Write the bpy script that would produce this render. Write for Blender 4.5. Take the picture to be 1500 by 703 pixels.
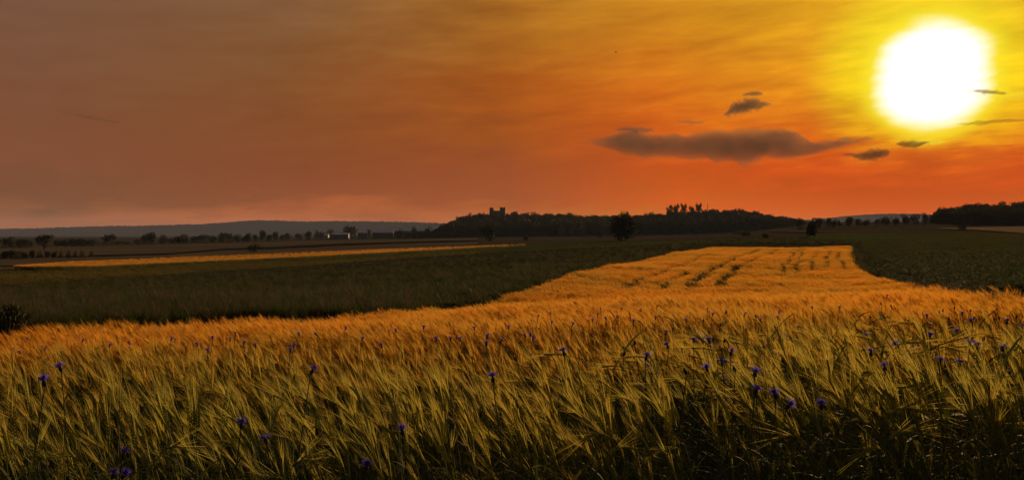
import bpy, math, random
import numpy as np
from mathutils import Vector, Euler

for o in list(bpy.data.objects):
    bpy.data.objects.remove(o)
SC = bpy.context.scene
COL = SC.collection
R = math.radians
F, CX, CY, HY, EYE = 1299.0, 750.0, 351.5, 335.0, 1.5     # focal length / centre / level line, all in 1500 px photo units

# ------------------------------------------------------------------ camera
cam = bpy.data.cameras.new('camera')
cam.sensor_width = 36.0
cam.lens = 36.0 * F / 1500.0
cam.clip_start, cam.clip_end = 0.05, 60000
camo = bpy.data.objects.new('camera', cam)
COL.objects.link(camo)
PITCH = math.atan((CY - HY) / F)
camo.location = (0, 0, EYE)
camo.rotation_euler = (math.pi / 2 - PITCH, 0, 0)
SC.camera = camo

# ------------------------------------------------------------------ light, sky, exposure
SUN_AZ = math.atan((1365 - CX) / F)
SUN_EL = math.atan((HY - 110) / F * math.cos(SUN_AZ))
sun_dir = Vector((math.sin(SUN_AZ) * math.cos(SUN_EL), math.cos(SUN_AZ) * math.cos(SUN_EL), math.sin(SUN_EL)))
sl = bpy.data.lights.new('sun', 'SUN')
sl.energy = 5.0
sl.angle = R(0.5)
sl.color = (1.0, 0.63, 0.32)
so = bpy.data.objects.new('sun', sl)
COL.objects.link(so)
so.rotation_euler = (-sun_dir).to_track_quat('-Z', 'Y').to_euler()

vs = SC.view_settings
vs.view_transform = 'Standard'
vs.look = 'None'
vs.exposure = 0.2
vs.gamma = 1.0
vs.use_curve_mapping = False
cy = SC.cycles
cy.use_denoising = True
cy.denoising_prefilter = 'ACCURATE'
cy.denoising_input_passes = 'RGB_ALBEDO_NORMAL'
cy.max_bounces = 6
cy.diffuse_bounces = 3
cy.transmission_bounces = 4
cy.transparent_max_bounces = 6
cy.volume_bounces = 0
cy.sample_clamp_indirect = 4.0
cy.caustics_reflective = False
cy.caustics_refractive = False


def s2l(c):
    return tuple((v / 255 / 12.92) if v <= 10 else ((v / 255 + 0.055) / 1.055) ** 2.4 for v in c)


class NT:
    """Small helper for node trees."""
    def __init__(self, nt):
        self.nt = nt

    def n(self, typ, **kw):
        nd = self.nt.nodes.new(typ)
        for k, v in kw.items():
            setattr(nd, k, v)
        return nd

    def l(self, a, b):
        self.nt.links.new(a, b)

    def put(self, sock, v):
        if isinstance(v, bpy.types.NodeSocket):
            self.l(v, sock)
        elif v is not None:
            sock.default_value = v

    def m(self, op, a, b=None, c=None, clamp=False):
        nd = self.n('ShaderNodeMath', operation=op)
        nd.use_clamp = clamp
        for i, v in enumerate((a, b, c)):
            self.put(nd.inputs[i], v)
        return nd.outputs[0]

    def vm(self, op, a, b=None):
        nd = self.n('ShaderNodeVectorMath', operation=op)
        self.put(nd.inputs[0], a)
        if b is not None:
            self.put(nd.inputs[1], b)
        return nd.outputs['Value'] if op == 'DOT_PRODUCT' else nd.outputs[0]

    def rng(self, v, a, b, c=0.0, d=1.0, smooth=False):
        nd = self.n('ShaderNodeMapRange')
        if smooth:
            nd.interpolation_type = 'SMOOTHSTEP'
        self.put(nd.inputs['Value'], v)
        for k, x in (('From Min', a), ('From Max', b), ('To Min', c), ('To Max', d)):
            nd.inputs[k].default_value = x
        return nd.outputs[0]

    def mix(self, f, a, b, blend='MIX'):
        nd = self.n('ShaderNodeMix', data_type='RGBA')
        nd.blend_type = blend
        self.put(nd.inputs[0], f)
        for i, v in ((6, a), (7, b)):
            if isinstance(v, (tuple, list)):
                v = (*v[:3], 1.0)
            self.put(nd.inputs[i], v)
        return nd.outputs[2]

    def ramp(self, f, stops):
        nd = self.n('ShaderNodeValToRGB')
        r = nd.color_ramp
        while len(r.elements) < len(stops):
            r.elements.new(0.5)
        for e, (p, c) in zip(r.elements, stops):
            e.position = p
            e.color = (*c, 1.0)
        self.put(nd.inputs[0], f)
        return nd.outputs[0]

    def noise(self, vec, scale, detail=3.0, rough=0.55):
        nd = self.n('ShaderNodeTexNoise')
        if vec is not None:
            self.l(vec, nd.inputs['Vector'])
        nd.inputs['Scale'].default_value = scale
        nd.inputs['Detail'].default_value = detail
        nd.inputs['Roughness'].default_value = rough
        return nd.outputs['Fac']


W = bpy.data.worlds.new('World')
SC.world = W
W.use_nodes = True
W.node_tree.nodes.clear()
t = NT(W.node_tree)
tc = t.n('ShaderNodeTexCoord').outputs['Generated']
sep = t.n('ShaderNodeSeparateXYZ')
t.l(tc, sep.inputs[0])
el = t.m('MULTIPLY', t.m('ARCSINE', sep.outputs[2]), 57.29578)            # elevation, degrees
dot = t.vm('DOT_PRODUCT', tc, tuple(sun_dir))
sg = t.m('MULTIPLY', t.m('ARCCOSINE', t.m('MINIMUM', dot, 1.0)), 57.29578)  # angle from the sun, degrees
az = t.m('MULTIPLY', t.m('ARCTAN2', sep.outputs[0], sep.outputs[1]), 57.29578)
# wispy high cloud: stretched noise in azimuth / elevation, tilted a little
cv = t.n('ShaderNodeCombineXYZ')
t.l(t.m('MULTIPLY', az, 0.10), cv.inputs[0])
t.l(t.m('ADD', t.m('MULTIPLY', el, 0.55), t.m('MULTIPLY', az, -0.03)), cv.inputs[1])
w1 = t.noise(cv.outputs[0], 1.1, 6.0, 0.62)
w2 = t.noise(cv.outputs[0], 3.1, 4.0, 0.6)
wisp = t.m('ADD', t.m('MULTIPLY', w1, 0.7), t.m('MULTIPLY', w2, 0.3))
wig = t.m('MULTIPLY', t.m('SUBTRACT', wisp, 0.5), 8.0)
el_w = t.m('ADD', el, wig)
fe = t.rng(el_w, -2.0, 30.0)
P = lambda e: (e + 2.0) / 32.0


def col_ramp(pts):
    return t.ramp(fe, [(P(e), s2l(c)) for e, c in pts])


far = col_ramp([(-2, (150, 98, 78)), (0.3, (160, 94, 58)), (2, (122, 77, 48)), (4, (131, 78, 52)), (6, (126, 77, 50)),
                (10, (122, 81, 57)), (14.5, (120, 83, 62)), (30, (92, 76, 66))])
c39 = col_ramp([(-2, (160, 98, 66)), (0.3, (196, 104, 52)), (2, (146, 78, 44)), (4, (134, 71, 38)), (8, (133, 79, 40)),
                (11, (130, 84, 46)), (14.5, (128, 89, 58)), (30, (110, 86, 66))])
c26 = col_ramp([(-2, (180, 100, 52)), (0.3, (194, 104, 44)), (2, (162, 80, 38)), (4, (156, 76, 34)), (6, (156, 77, 24)),
                (9, (163, 82, 20)), (12, (160, 95, 26)), (14.5, (168, 105, 30)), (30, (140, 96, 44))])
c16 = col_ramp([(-2, (220, 110, 18)), (0.3, (222, 112, 16)), (2, (210, 88, 14)), (4, (196, 78, 16)), (6, (206, 88, 14)),
                (9, (210, 106, 14)), (12, (204, 124, 18)), (14.5, (202, 132, 22)), (30, (160, 112, 42))])
c8 = col_ramp([(-2, (222, 96, 5)), (0.3, (222, 92, 4)), (2, (198, 76, 8)), (4, (202, 70, 6)), (6, (216, 100, 6)),
               (9, (224, 138, 8)), (12, (224, 154, 12)), (14.5, (222, 160, 18)), (30, (180, 130, 40))])
c5 = col_ramp([(-2, (226, 90, 14)), (2.5, (204, 72, 6)), (4.2, (220, 100, 4)), (5.5, (238, 168, 2)), (8, (240, 200, 4)),
               (12, (236, 202, 18)), (15, (230, 194, 24)), (30, (190, 140, 40))])
sgw = t.m('ADD', sg, t.m('MULTIPLY', t.m('SUBTRACT', w1, 0.5), 1.7))
c = t.mix(t.rng(sg, 39, 53), c39, far)
c = t.mix(t.rng(sg, 39, 26), c, c26)
c = t.mix(t.rng(sg, 26, 16), c, c16)
c = t.mix(t.rng(sg, 16, 8), c, c8)
c = t.mix(t.rng(sg, 7.6, 4.0, smooth=True), c, c5)
# streaks brighten and darken the sky, more towards the sun
amp = t.rng(sg, 6, 45, 1.5, 0.4)
streak = t.m('ADD', 1.0, t.m('MULTIPLY', t.m('SUBTRACT', wisp, 0.5), amp))
sc_ = t.n('ShaderNodeVectorMath', operation='SCALE')
t.l(c, sc_.inputs[0])
t.l(streak, sc_.inputs['Scale'])
c = sc_.outputs[0]
# the sun's own glare in the air
c = t.mix(t.rng(sgw, 4.4, 2.9, smooth=True), c, (0.95, 0.80, 0.02))
c = t.mix(t.rng(sgw, 3.55, 2.3, smooth=True), c, (1.25, 1.16, 1.05))
# overhead and behind: dim dusk blue-grey
c = t.mix(t.m('MULTIPLY', t.rng(sg, 55, 110, smooth=True), 0.9), c, (0.100, 0.096, 0.100))
bg = t.n('ShaderNodeBackground')
t.l(c, bg.inputs[0])
sky = t.n('ShaderNodeTexSky', sky_type='NISHITA')
sky.sun_disc = False
sky.sun_elevation = SUN_EL
sky.sun_rotation = SUN_AZ
sky.dust_density = 6.0
sky.air_density = 1.5
bg2 = t.n('ShaderNodeBackground')
t.l(sky.outputs[0], bg2.inputs[0])
bg2.inputs[1].default_value = 0.05
NISH = 0.012
mixs = t.n('ShaderNodeMixShader')
mixs.inputs[0].default_value = NISH
t.l(bg.outputs[0], mixs.inputs[1])
t.l(bg2.outputs[0], mixs.inputs[2])
bg.inputs[1].default_value = 1.0 / (1.0 - NISH) * 0.86
wo = t.n('ShaderNodeOutputWorld')
t.l(mixs.outputs[0], wo.inputs[0])
W.cycles.sampling_method = 'MANUAL'
W.cycles.sample_map_resolution = 1024

# ------------------------------------------------------------------ object helpers


def tag(o, label=None, cat=None, group=None, kind=None):
    for k, v in (('label', label), ('category', cat), ('group', group), ('kind', kind)):
        if v:
            o[k] = v
    return o


def mk_mesh(name, verts, faces, mats=(), midx=None, smooth=False):
    me = bpy.data.meshes.new(name)
    me.from_pydata([tuple(v) for v in verts], [], [tuple(f) for f in faces])
    for m_ in mats:
        me.materials.append(m_)
    if midx is not None:
        me.polygons.foreach_set('material_index', midx)
    if smooth:
        me.polygons.foreach_set('use_smooth', [True] * len(me.polygons))
    me.update()
    return me


def link(name, data, parent=None, loc=None):
    o = bpy.data.objects.new(name, data)
    COL.objects.link(o)
    if parent is not None:
        o.parent = parent
    if loc is not None:
        o.location = loc
    return o


def copy_tree(o, parent=None):
    c_ = o.copy()
    COL.objects.link(c_)
    if parent is not None:
        c_.parent = parent
    for ch in o.children:
        copy_tree(ch, c_)
    return c_


class G:
    """Collects vertices and faces of one mesh."""
    def __init__(self):
        self.v, self.f, self.mi = [], [], []

    def add(self, vs_, fs, mi=0):
        b = len(self.v)
        self.v.extend(vs_)
        for f in fs:
            self.f.append(tuple(i + b for i in f))
            self.mi.append(mi)

    def box(self, c_, s, mi=0, rz=0.0):
        x, y, z = (a / 2 for a in s)
        ca, sa = math.cos(rz), math.sin(rz)
        p = [(i, j, k) for k in (-z, z) for j in (-y, y) for i in (-x, x)]
        p = [(c_[0] + a * ca - b * sa, c_[1] + a * sa + b * ca, c_[2] + d) for a, b, d in p]
        self.add(p, [(0, 2, 3, 1), (4, 5, 7, 6), (0, 1, 5, 4), (2, 6, 7, 3), (0, 4, 6, 2), (1, 3, 7, 5)], mi)

    def tube(self, pts, rad, n=5, mi=0, cap=True):
        pts = [Vector(p) for p in pts]
        b = len(self.v)
        for i, p in enumerate(pts):
            d = (pts[min(i + 1, len(pts) - 1)] - pts[max(i - 1, 0)]).normalized()
            a = d.cross(Vector((0.3, 1, 0.2))).normalized()
            e = d.cross(a)
            r = rad[i] if isinstance(rad, (list, tuple)) else rad
            for k in range(n):
                q = 2 * math.pi * k / n
                self.v.append(tuple(p + a * (r * math.cos(q)) + e * (r * math.sin(q))))
        for i in range(len(pts) - 1):
            for k in range(n):
                k2 = (k + 1) % n
                self.f.append((b + i * n + k, b + i * n + k2, b + (i + 1) * n + k2, b + (i + 1) * n + k))
                self.mi.append(mi)
        if cap:
            self.f.append(tuple(b + k for k in reversed(range(n))))
            self.f.append(tuple(b + (len(pts) - 1) * n + k for k in range(n)))
            self.mi += [mi, mi]

    def ribbon(self, pts, w, side, mi=0):
        b = len(self.v)
        for i, p in enumerate(pts):
            p = Vector(p)
            s = Vector(side) * (w[i] / 2)
            self.v.append(tuple(p - s))
            self.v.append(tuple(p + s))
        for i in range(len(pts) - 1):
            self.f.append((b + 2 * i, b + 2 * i + 1, b + 2 * i + 3, b + 2 * i + 2))
            self.mi.append(mi)

    def mesh(self, name, mats, smooth=False):
        return mk_mesh(name, self.v, self.f, mats, self.mi, smooth)


# ------------------------------------------------------------------ materials


def new_mat(name):
    m_ = bpy.data.materials.new(name)
    m_.use_nodes = True
    m_.node_tree.nodes.clear()
    return m_, NT(m_.node_tree)


def leafy(name, cols, trans=0.5, tint=None, noise_scale=None, grad=None, rough=0.75, var=0.35, spec=0.08):
    """Foliage: diffuse + translucent; colour varies per object and over the place."""
    m_, n = new_mat(name)
    oi = n.n('ShaderNodeObjectInfo')
    f = oi.outputs['Random']
    if noise_scale:
        q = n.noise(oi.outputs['Location'], noise_scale, 3.0, 0.6)
        f = n.m('ADD', n.m('MULTIPLY', n.rng(q, 0.34, 0.66), 1 - var), n.m('MULTIPLY', f, var))
    if grad:                                            # shade of the front rows put into the colour: greener there, golder farther in
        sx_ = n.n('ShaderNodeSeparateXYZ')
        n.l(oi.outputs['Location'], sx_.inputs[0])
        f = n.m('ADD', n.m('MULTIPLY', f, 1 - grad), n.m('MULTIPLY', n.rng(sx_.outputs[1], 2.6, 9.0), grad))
    k = len(cols)
    base = n.ramp(f, [(i / max(1, k - 1), c_) for i, c_ in enumerate(cols)])
    pb = n.n('ShaderNodeBsdfPrincipled')
    n.l(base, pb.inputs['Base Color'])
    pb.inputs['Roughness'].default_value = rough
    pb.inputs['Specular IOR Level'].default_value = spec
    out = n.n('ShaderNodeOutputMaterial')
    if trans > 0:
        tr = n.n('ShaderNodeBsdfTranslucent')
        tcol = n.mix(1.0, base, tint, 'MULTIPLY') if tint else base
        n.l(tcol, tr.inputs[0])
        ms = n.n('ShaderNodeMixShader')
        ms.inputs[0].default_value = trans
        n.l(pb.outputs[0], ms.inputs[1])
        n.l(tr.outputs[0], ms.inputs[2])
        n.l(ms.outputs[0], out.inputs[0])
    else:
        n.l(pb.outputs[0], out.inputs[0])
    return m_


def groundmat(name, cols, scales=(0.05, 0.6, 5.0), stretch=(1, 1, 1), rot=0.0, rough=0.95, bump=0.0):
    m_, n = new_mat(name)
    tc_ = n.n('ShaderNodeTexCoord').outputs['Object']
    mp = n.n('ShaderNodeMapping')
    mp.inputs['Scale'].default_value = stretch
    mp.inputs['Rotation'].default_value = (0, 0, rot)
    n.l(tc_, mp.inputs['Vector'])
    a = n.noise(mp.outputs[0], scales[0], 4)
    b = n.noise(mp.outputs[0], scales[1], 4)
    d = n.noise(tc_, scales[2], 5, 0.7)
    f = n.m('ADD', n.m('ADD', n.m('MULTIPLY', a, 0.5), n.m('MULTIPLY', b, 0.3)), n.m('MULTIPLY', d, 0.35))
    f = n.rng(f, 0.38, 0.78)
    k = len(cols)
    base = n.ramp(f, [(i / (k - 1), c_) for i, c_ in enumerate(cols)])
    pb = n.n('ShaderNodeBsdfDiffuse')
    n.l(base, pb.inputs['Color'])
    if bump:
        bp = n.n('ShaderNodeBump')
        bp.inputs['Strength'].default_value = bump
        bp.inputs['Distance'].default_value = 0.3
        n.l(d, bp.inputs['Height'])
        n.l(bp.outputs[0], pb.inputs['Normal'])
    out = n.n('ShaderNodeOutputMaterial')
    n.l(pb.outputs[0], out.inputs[0])
    return m_


def plain(name, col, rough=0.7, var=0.25, scale=3.0, spec=0.3):
    m_, n = new_mat(name)
    tc_ = n.n('ShaderNodeTexCoord').outputs['Object']
    q = n.noise(tc_, scale, 5, 0.6)
    base = n.ramp(q, [(0.25, tuple(v * (1 - var) for v in col)), (0.75, tuple(min(1, v * (1 + var)) for v in col))])
    pb = n.n('ShaderNodeBsdfPrincipled')
    n.l(base, pb.inputs['Base Color'])
    pb.inputs['Roughness'].default_value = rough
    pb.inputs['Specular IOR Level'].default_value = spec
    out = n.n('ShaderNodeOutputMaterial')
    n.l(pb.outputs[0], out.inputs[0])
    return m_


M = {}
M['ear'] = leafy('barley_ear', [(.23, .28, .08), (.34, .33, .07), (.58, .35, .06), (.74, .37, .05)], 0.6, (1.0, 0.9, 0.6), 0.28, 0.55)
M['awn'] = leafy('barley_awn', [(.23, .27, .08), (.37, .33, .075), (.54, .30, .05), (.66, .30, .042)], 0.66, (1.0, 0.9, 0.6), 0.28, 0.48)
M['stem'] = leafy('barley_stem', [(.085, .11, .035), (.12, .135, .04), (.18, .16, .045)], 0.25, (1, .9, .5), 0.3)
M['leaf'] = leafy('barley_leaf', [(.045, .065, .018), (.07, .085, .022), (.12, .11, .03)], 0.3, (1, .9, .5), spec=0.03)
M['ground'] = groundmat('field_soil', [(.030, .026, .018), (.050, .044, .026), (.075, .062, .036)], (0.01, 0.12, 2.0))
M['bark'] = plain('bark', (.05, .04, .03), 0.9)
M['crown'] = leafy('tree_foliage', [(.020, .026, .010), (.028, .034, .013), (.036, .037, .016)], 0.15, (1, .9, .4))
M['crown_pale'] = leafy('pale_foliage', [(.10, .085, .06), (.12, .10, .07)], 0.2)
M['weed'] = leafy('weed_leaf', [(.018, .034, .012), (.040, .066, .018), (.055, .074, .022), (.085, .076, .040)], 0.35, (1, .9, .5), 0.045)
M['crop'] = leafy('low_crop_leaf', [(.032, .042, .012), (.042, .052, .015), (.055, .058, .018)], 0.15, (1, .9, .5), 0.03)
M['petal'] = leafy('cornflower_petal', [(.14, .11, .62), (.18, .14, .70), (.26, .17, .66)], 0.35, None)
M['petal_pale'] = leafy('pale_petal', [(.62, .48, .58), (.62, .48, .58)], 0.35, None)
M['blossom'] = leafy('dull_blossom', [(.30, .24, .14), (.30, .24, .14)], 0.3)
M['floret'] = leafy('inner_floret', [(.10, .04, .30), (.16, .05, .34)], 0.2, None)
M['calyx'] = leafy('flower_calyx', [(.035, .040, .022), (.05, .05, .03)], 0.0)
M['fstem'] = leafy('flower_stem', [(.05, .06, .03), (.07, .075, .035)], 0.15)
M['stone'] = plain('ruin_stone', (.10, .09, .08), 0.95, 0.3, 0.6)
M['shed_wall'] = plain('shed_wall', (.06, .065, .08), 0.7, 0.12, 0.3)
M['shed_roof'] = plain('shed_roof', (.42, .40, .39), 0.6, 0.1, 0.4)
M['glass'] = plain('window_glass', (.04, .045, .05), 0.15, 0.1, 1.0)
M['metal'] = plain('dark_metal', (.05, .05, .05), 0.6)
M['bird'] = plain('bird_feather', (.04, .03, .025), 0.8)

# ------------------------------------------------------------------ terrain: height of the land seen from the field margin
CH = 1.02                                              # usual height of the barley
# per column of azimuth: (distance forward, drop below the eye of the ground)


def tops(*a):                                          # drop of the crop top -> drop of the ground
    return [(y, d + CH) for y, d in a]


def px(*a):                                            # photo row -> drop of the ground
    return [(y, (p - HY) * y / F) for y, p in a]


NEAR = [(0.3, 1.5), (2.5, 1.5)]
TAB = {
    0: NEAR + tops((5, .78), (10, 1.17)) + [(14, 2.32)] + px((20.5, 476), (30, 459), (50, 440), (100, 413), (200, 392), (300, 379), (400, 371), (600, 361), (900, 355), (1500, 351), (3500, 347), (9000, 345)),
    300: NEAR + tops((5, .71), (10, 1.05), (14.3, 1.44)) + [(20, 2.58)] + px((28, 456), (50, 437), (100, 410), (200, 389), (300, 378), (400, 370), (600, 361), (900, 354), (1500, 350), (3500, 347), (9000, 345)),
    550: NEAR + tops((5, .68), (10, .95), (22, 2.03)) + [(26, 3.08)] + px((34, 452), (50, 431), (100, 402), (200, 381), (300, 370), (400, 364), (600, 356), (900, 351), (1500, 348), (3500, 346), (9000, 344)),
    700: NEAR + tops((5, .66), (10, .93), (20, 1.75), (33, 2.77)) + px((46, 434), (60, 416), (100, 396), (200, 376), (300, 366), (400, 360), (600, 353), (900, 349), (1500, 346), (3500, 345), (9000, 343)),
    870: NEAR + tops((5, .64), (10, .88), (20, 1.6), (35, 2.75), (52, 2.62)) + [(64, 3.62)] + px((80, 394), (100, 385), (150, 373), (200, 366), (300, 359), (400, 354), (600, 350), (900, 347), (1500, 344), (3500, 343), (9000, 341)),
    1040: NEAR + tops((5, .62), (10, .82), (20, 1.5), (35, 2.65), (60, 2.77), (90, 2.56), (120, 2.47)) + px((160, 358), (200, 355), (300, 350), (400, 348), (600, 346), (900, 344), (1500, 341), (3500, 339), (9000, 338)),
    1250: NEAR + tops((5, .60), (10, .75), (20, 1.4), (35, 2.55), (60, 2.82), (90, 2.60), (125, 2.40)) + px((160, 356), (200, 352), (300, 345), (400, 339), (600, 330), (900, 327), (1500, 325), (3500, 326), (9000, 328)),
    1350: NEAR + tops((5, .58), (10, .72), (20, 1.35), (40, 2.35)) + px((56, 406), (70, 391), (100, 373), (150, 359), (200, 352), (300, 343), (400, 337), (600, 327), (900, 326), (1500, 325), (3500, 326), (9000, 328)),
    1430: NEAR + tops((5, .57), (10, .70), (20, 1.31)) + px((36, 417), (50, 399), (70, 383), (100, 369), (150, 356), (200, 348), (300, 340), (400, 336), (600, 331), (900, 329), (1500, 327), (3500, 327), (9000, 328)),
    1500: NEAR + tops((5, .56), (10, .66), (12, .785)) + [(20, 2.05)] + px((33, 416), (50, 395), (100, 368), (150, 354), (200, 345), (300, 337), (500, 332), (600, 331), (900, 329), (1500, 327), (3500, 327), (9000, 328)),
}


def pchip(x, y, xq):
    x, y = np.asarray(x, float), np.asarray(y, float)
    h = np.diff(x)
    dl = np.diff(y) / h
    d = np.zeros_like(y)
    for i in range(1, len(x) - 1):
        if dl[i - 1] * dl[i] > 0:
            w1_, w2_ = 2 * h[i] + h[i - 1], h[i] + 2 * h[i - 1]
            d[i] = (w1_ + w2_) / (w1_ / dl[i - 1] + w2_ / dl[i])
    d[0], d[-1] = dl[0], dl[-1]
    xq = np.clip(xq, x[0], x[-1])
    i = np.clip(np.searchsorted(x, xq) - 1, 0, len(x) - 2)
    s = (xq - x[i]) / h[i]
    return ((1 + 2 * s) * (1 - s) ** 2 * y[i] + s * (1 - s) ** 2 * h[i] * d[i]
            + s * s * (3 - 2 * s) * y[i + 1] + s * s * (s - 1) * h[i] * d[i + 1])


LQ = np.linspace(math.log(0.3), math.log(9000), 260)
CU = np.array([(p - CX) / F for p in TAB])
TT = np.array([pchip([math.log(a) for a, b in v], [b for a, b in v], LQ) for v in TAB.values()])
UQ = np.linspace(CU[0], CU[-1], 121)
TG = np.array([pchip(CU, TT[:, j], UQ) for j in range(len(LQ))]).T       # (u, logY)
ker = np.exp(-np.linspace(-2, 2, 9) ** 2)
ker /= ker.sum()
pad = np.pad(TG, ((4, 4), (0, 0)), mode='edge')
TG = sum(ker[k] * pad[k:k + len(UQ)] for k in range(9))

WOOD_MID = ([560, 620, 655, 690, 720, 760, 840, 900, 960, 1000, 1040, 1100, 1150, 1185, 1240],
            [0, 3, 11, 19, 22, 21, 19.5, 17, 18, 22, 22, 19, 11, 5, 0])            # mound height, metres, at 1250 m
WOOD_R = ([1350, 1366, 1385, 1420, 1460, 1500, 1600, 1800], [0, 3, 6, 8.5, 9, 9.5, 9, 8])   # at 760 m


def T(X, Y):
    """Ground height; works on arrays."""
    X, Y = np.asarray(X, float), np.asarray(Y, float)
    r = np.hypot(X, Y)
    s = np.maximum(np.maximum(Y, r * 0.72), 0.3)
    u = np.clip(np.where(Y > 0, X / np.maximum(Y, 1e-6), np.sign(X) * 9), CU[0], CU[-1])
    fu = (u - UQ[0]) / (UQ[1] - UQ[0])
    fl = (np.log(np.clip(s, 0.3, 9000)) - LQ[0]) / (LQ[1] - LQ[0])
    i = np.clip(fu.astype(int), 0, len(UQ) - 2)
    j = np.clip(fl.astype(int), 0, len(LQ) - 2)
    a, b = np.clip(fu - i, 0, 1), np.clip(fl - j, 0, 1)
    D = (TG[i, j] * (1 - a) * (1 - b) + TG[i + 1, j] * a * (1 - b) + TG[i, j + 1] * (1 - a) * b + TG[i + 1, j + 1] * a * b)
    z = EYE - D
    back = np.clip((-Y) / 6.0, 0, 1)
    z = z * (1 - back)
    pxx = CX + F * X / np.maximum(Y, 1)
    z = z + np.interp(pxx, *WOOD_MID) * np.exp(-((Y - 1250) / 130.0) ** 2) * (Y > 400)
    z = z + np.interp(pxx, *WOOD_R) * np.exp(-((Y - 760) / 75.0) ** 2) * (Y > 300)
    fade = np.clip((r - 14) / 40, 0, 1)
    z = z + fade * 0.10 * (np.sin(X * 0.21 + 1.3 * np.sin(Y * 0.05)) * np.sin(Y * 0.13 + X * 0.04)) \
          + np.clip((r - 8) / 20, 0, 1) * 0.03 * np.sin(X * 1.1 + 2 * np.sin(Y * 0.7)) * np.sin(Y * 0.9)
    return z


def ray(pxx, pyy):
    q = (CY - pyy) / F
    up = math.cos(PITCH) * q - math.sin(PITCH)
    fw = math.cos(PITCH) + math.sin(PITCH) * q
    return (pxx - CX) / F / fw, up / fw                   # per metre forward


YS = np.exp(np.linspace(math.log(2.3), math.log(8000), 2600))


def hit(pxx, pyy, h=0.0, ymin=0.0):
    """First place where the sight line meets the land (or something h above it)."""
    u, v = ray(pxx, pyy)
    ys = YS[YS >= ymin]
    d = EYE + v * ys - (T(u * ys, ys) + h)
    k = np.argmax(d <= 0)
    if d[k] > 0:
        k = int(np.argmin(d))
        y = ys[k]
    elif k == 0:
        y = ys[0]
    else:
        y = ys[k - 1] + (ys[k] - ys[k - 1]) * d[k - 1] / (d[k - 1] - d[k])
    return float(u * y), float(y)


def at(pxx, pyy, Y):
    u, v = ray(pxx, pyy)
    return Vector((u * Y, Y, EYE + v * Y))


# ground sheet: rings round the viewer, out past the hills
azs = np.concatenate([np.arange(-180, -44, 4.0), np.arange(-44, 44, 0.25), np.arange(44, 180, 4.0)])
rs = np.concatenate([[0.0], np.exp(np.linspace(math.log(0.6), math.log(8300), 300))])
AA, RR = np.meshgrid(np.radians(azs), rs, indexing='ij')
gx, gy = RR * np.sin(AA), RR * np.cos(AA)
gz = T(gx, gy)
na, nr = gx.shape
gv = np.stack([gx, gy, gz], -1).reshape(-1, 3)
ii, jj = np.meshgrid(np.arange(na), np.arange(nr - 1), indexing='ij')
i2 = (ii + 1) % na
gf = np.stack([ii * nr + jj, ii * nr + jj + 1, i2 * nr + jj + 1, i2 * nr + jj], -1).reshape(-1, 4)
me = bpy.data.meshes.new('ground')
me.vertices.add(len(gv))
me.vertices.foreach_set('co', gv.ravel())
me.loops.add(gf.size)
me.loops.foreach_set('vertex_index', gf[:, ::-1].ravel())
me.polygons.add(len(gf))
me.polygons.foreach_set('loop_start', np.arange(0, gf.size, 4))
me.update(calc_edges=True)
me.validate()
me.polygons.foreach_set('use_smooth', [True] * len(me.polygons))
me.materials.append(M['ground'])
tag(link('ground', me), kind='structure')


def patch(name, upper, lower, mat, lift=0.05, nx=90, ny=10, ymin=0.0, grow=0.0006):
    """A strip of farmland lying on the terrain between two field boundaries."""
    xs = np.linspace(max(upper[0][0], lower[0][0]), min(upper[-1][0], lower[-1][0]), nx)
    yu = np.interp(xs, *zip(*upper))
    yl = np.interp(xs, *zip(*lower))
    g = G()
    for k, x in enumerate(xs):
        for j in range(ny + 1):
            p = yl[k] + (yu[k] - yl[k]) * j / ny
            X, Y = hit(x, p, 0, ymin)
            g.v.append((X, Y, float(T(X, Y)) + lift + grow * Y))
    for k in range(nx - 1):
        for j in range(ny):
            a = k * (ny + 1) + j
            g.f.append((a, a + ny + 1, a + ny + 2, a + 1))
            g.mi.append(0)
    return tag(link(name, g.mesh(name, [mat], True)), kind='structure')


ROWROT = R(18)
M['g_brown'] = groundmat('stubble_plain', [(.055, .044, .03), (.085, .068, .044), (.11, .088, .055)], (0.02, 0.1, 1.0), (0.15, 1, 1))
M['g_olive'] = groundmat('dry_grass', [(.06, .056, .02), (.10, .085, .03), (.14, .11, .04)], (0.03, 0.2, 1.5), (0.2, 1, 1), 0.05)
M['g_green'] = groundmat('green_crop', [(.030, .042, .012), (.05, .062, .018), (.075, .08, .022)], (0.03, 0.25, 2.0), (0.2, 1, 1), 0.05)
M['g_dark'] = groundmat('dark_field', [(.024, .026, .014), (.036, .036, .018), (.052, .046, .026)], (0.04, 0.3, 3.0), (0.3, 1, 1), 0.05)
M['g_bank'] = groundmat('dark_bank', [(.014, .013, .009), (.022, .02, .013)], (0.05, 0.3, 2.0))
M['g_rfield'] = groundmat('right_field', [(.040, .046, .013), (.058, .060, .017), (.08, .074, .022)], (0.03, 0.3, 3.0), (1, 0.3, 1), -0.3)
M['g_track'] = groundmat('dry_verge', [(.13, .095, .055), (.19, .135, .08), (.24, .17, .10)], (0.05, 0.3, 1.5), (0.2, 1, 1))

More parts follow.
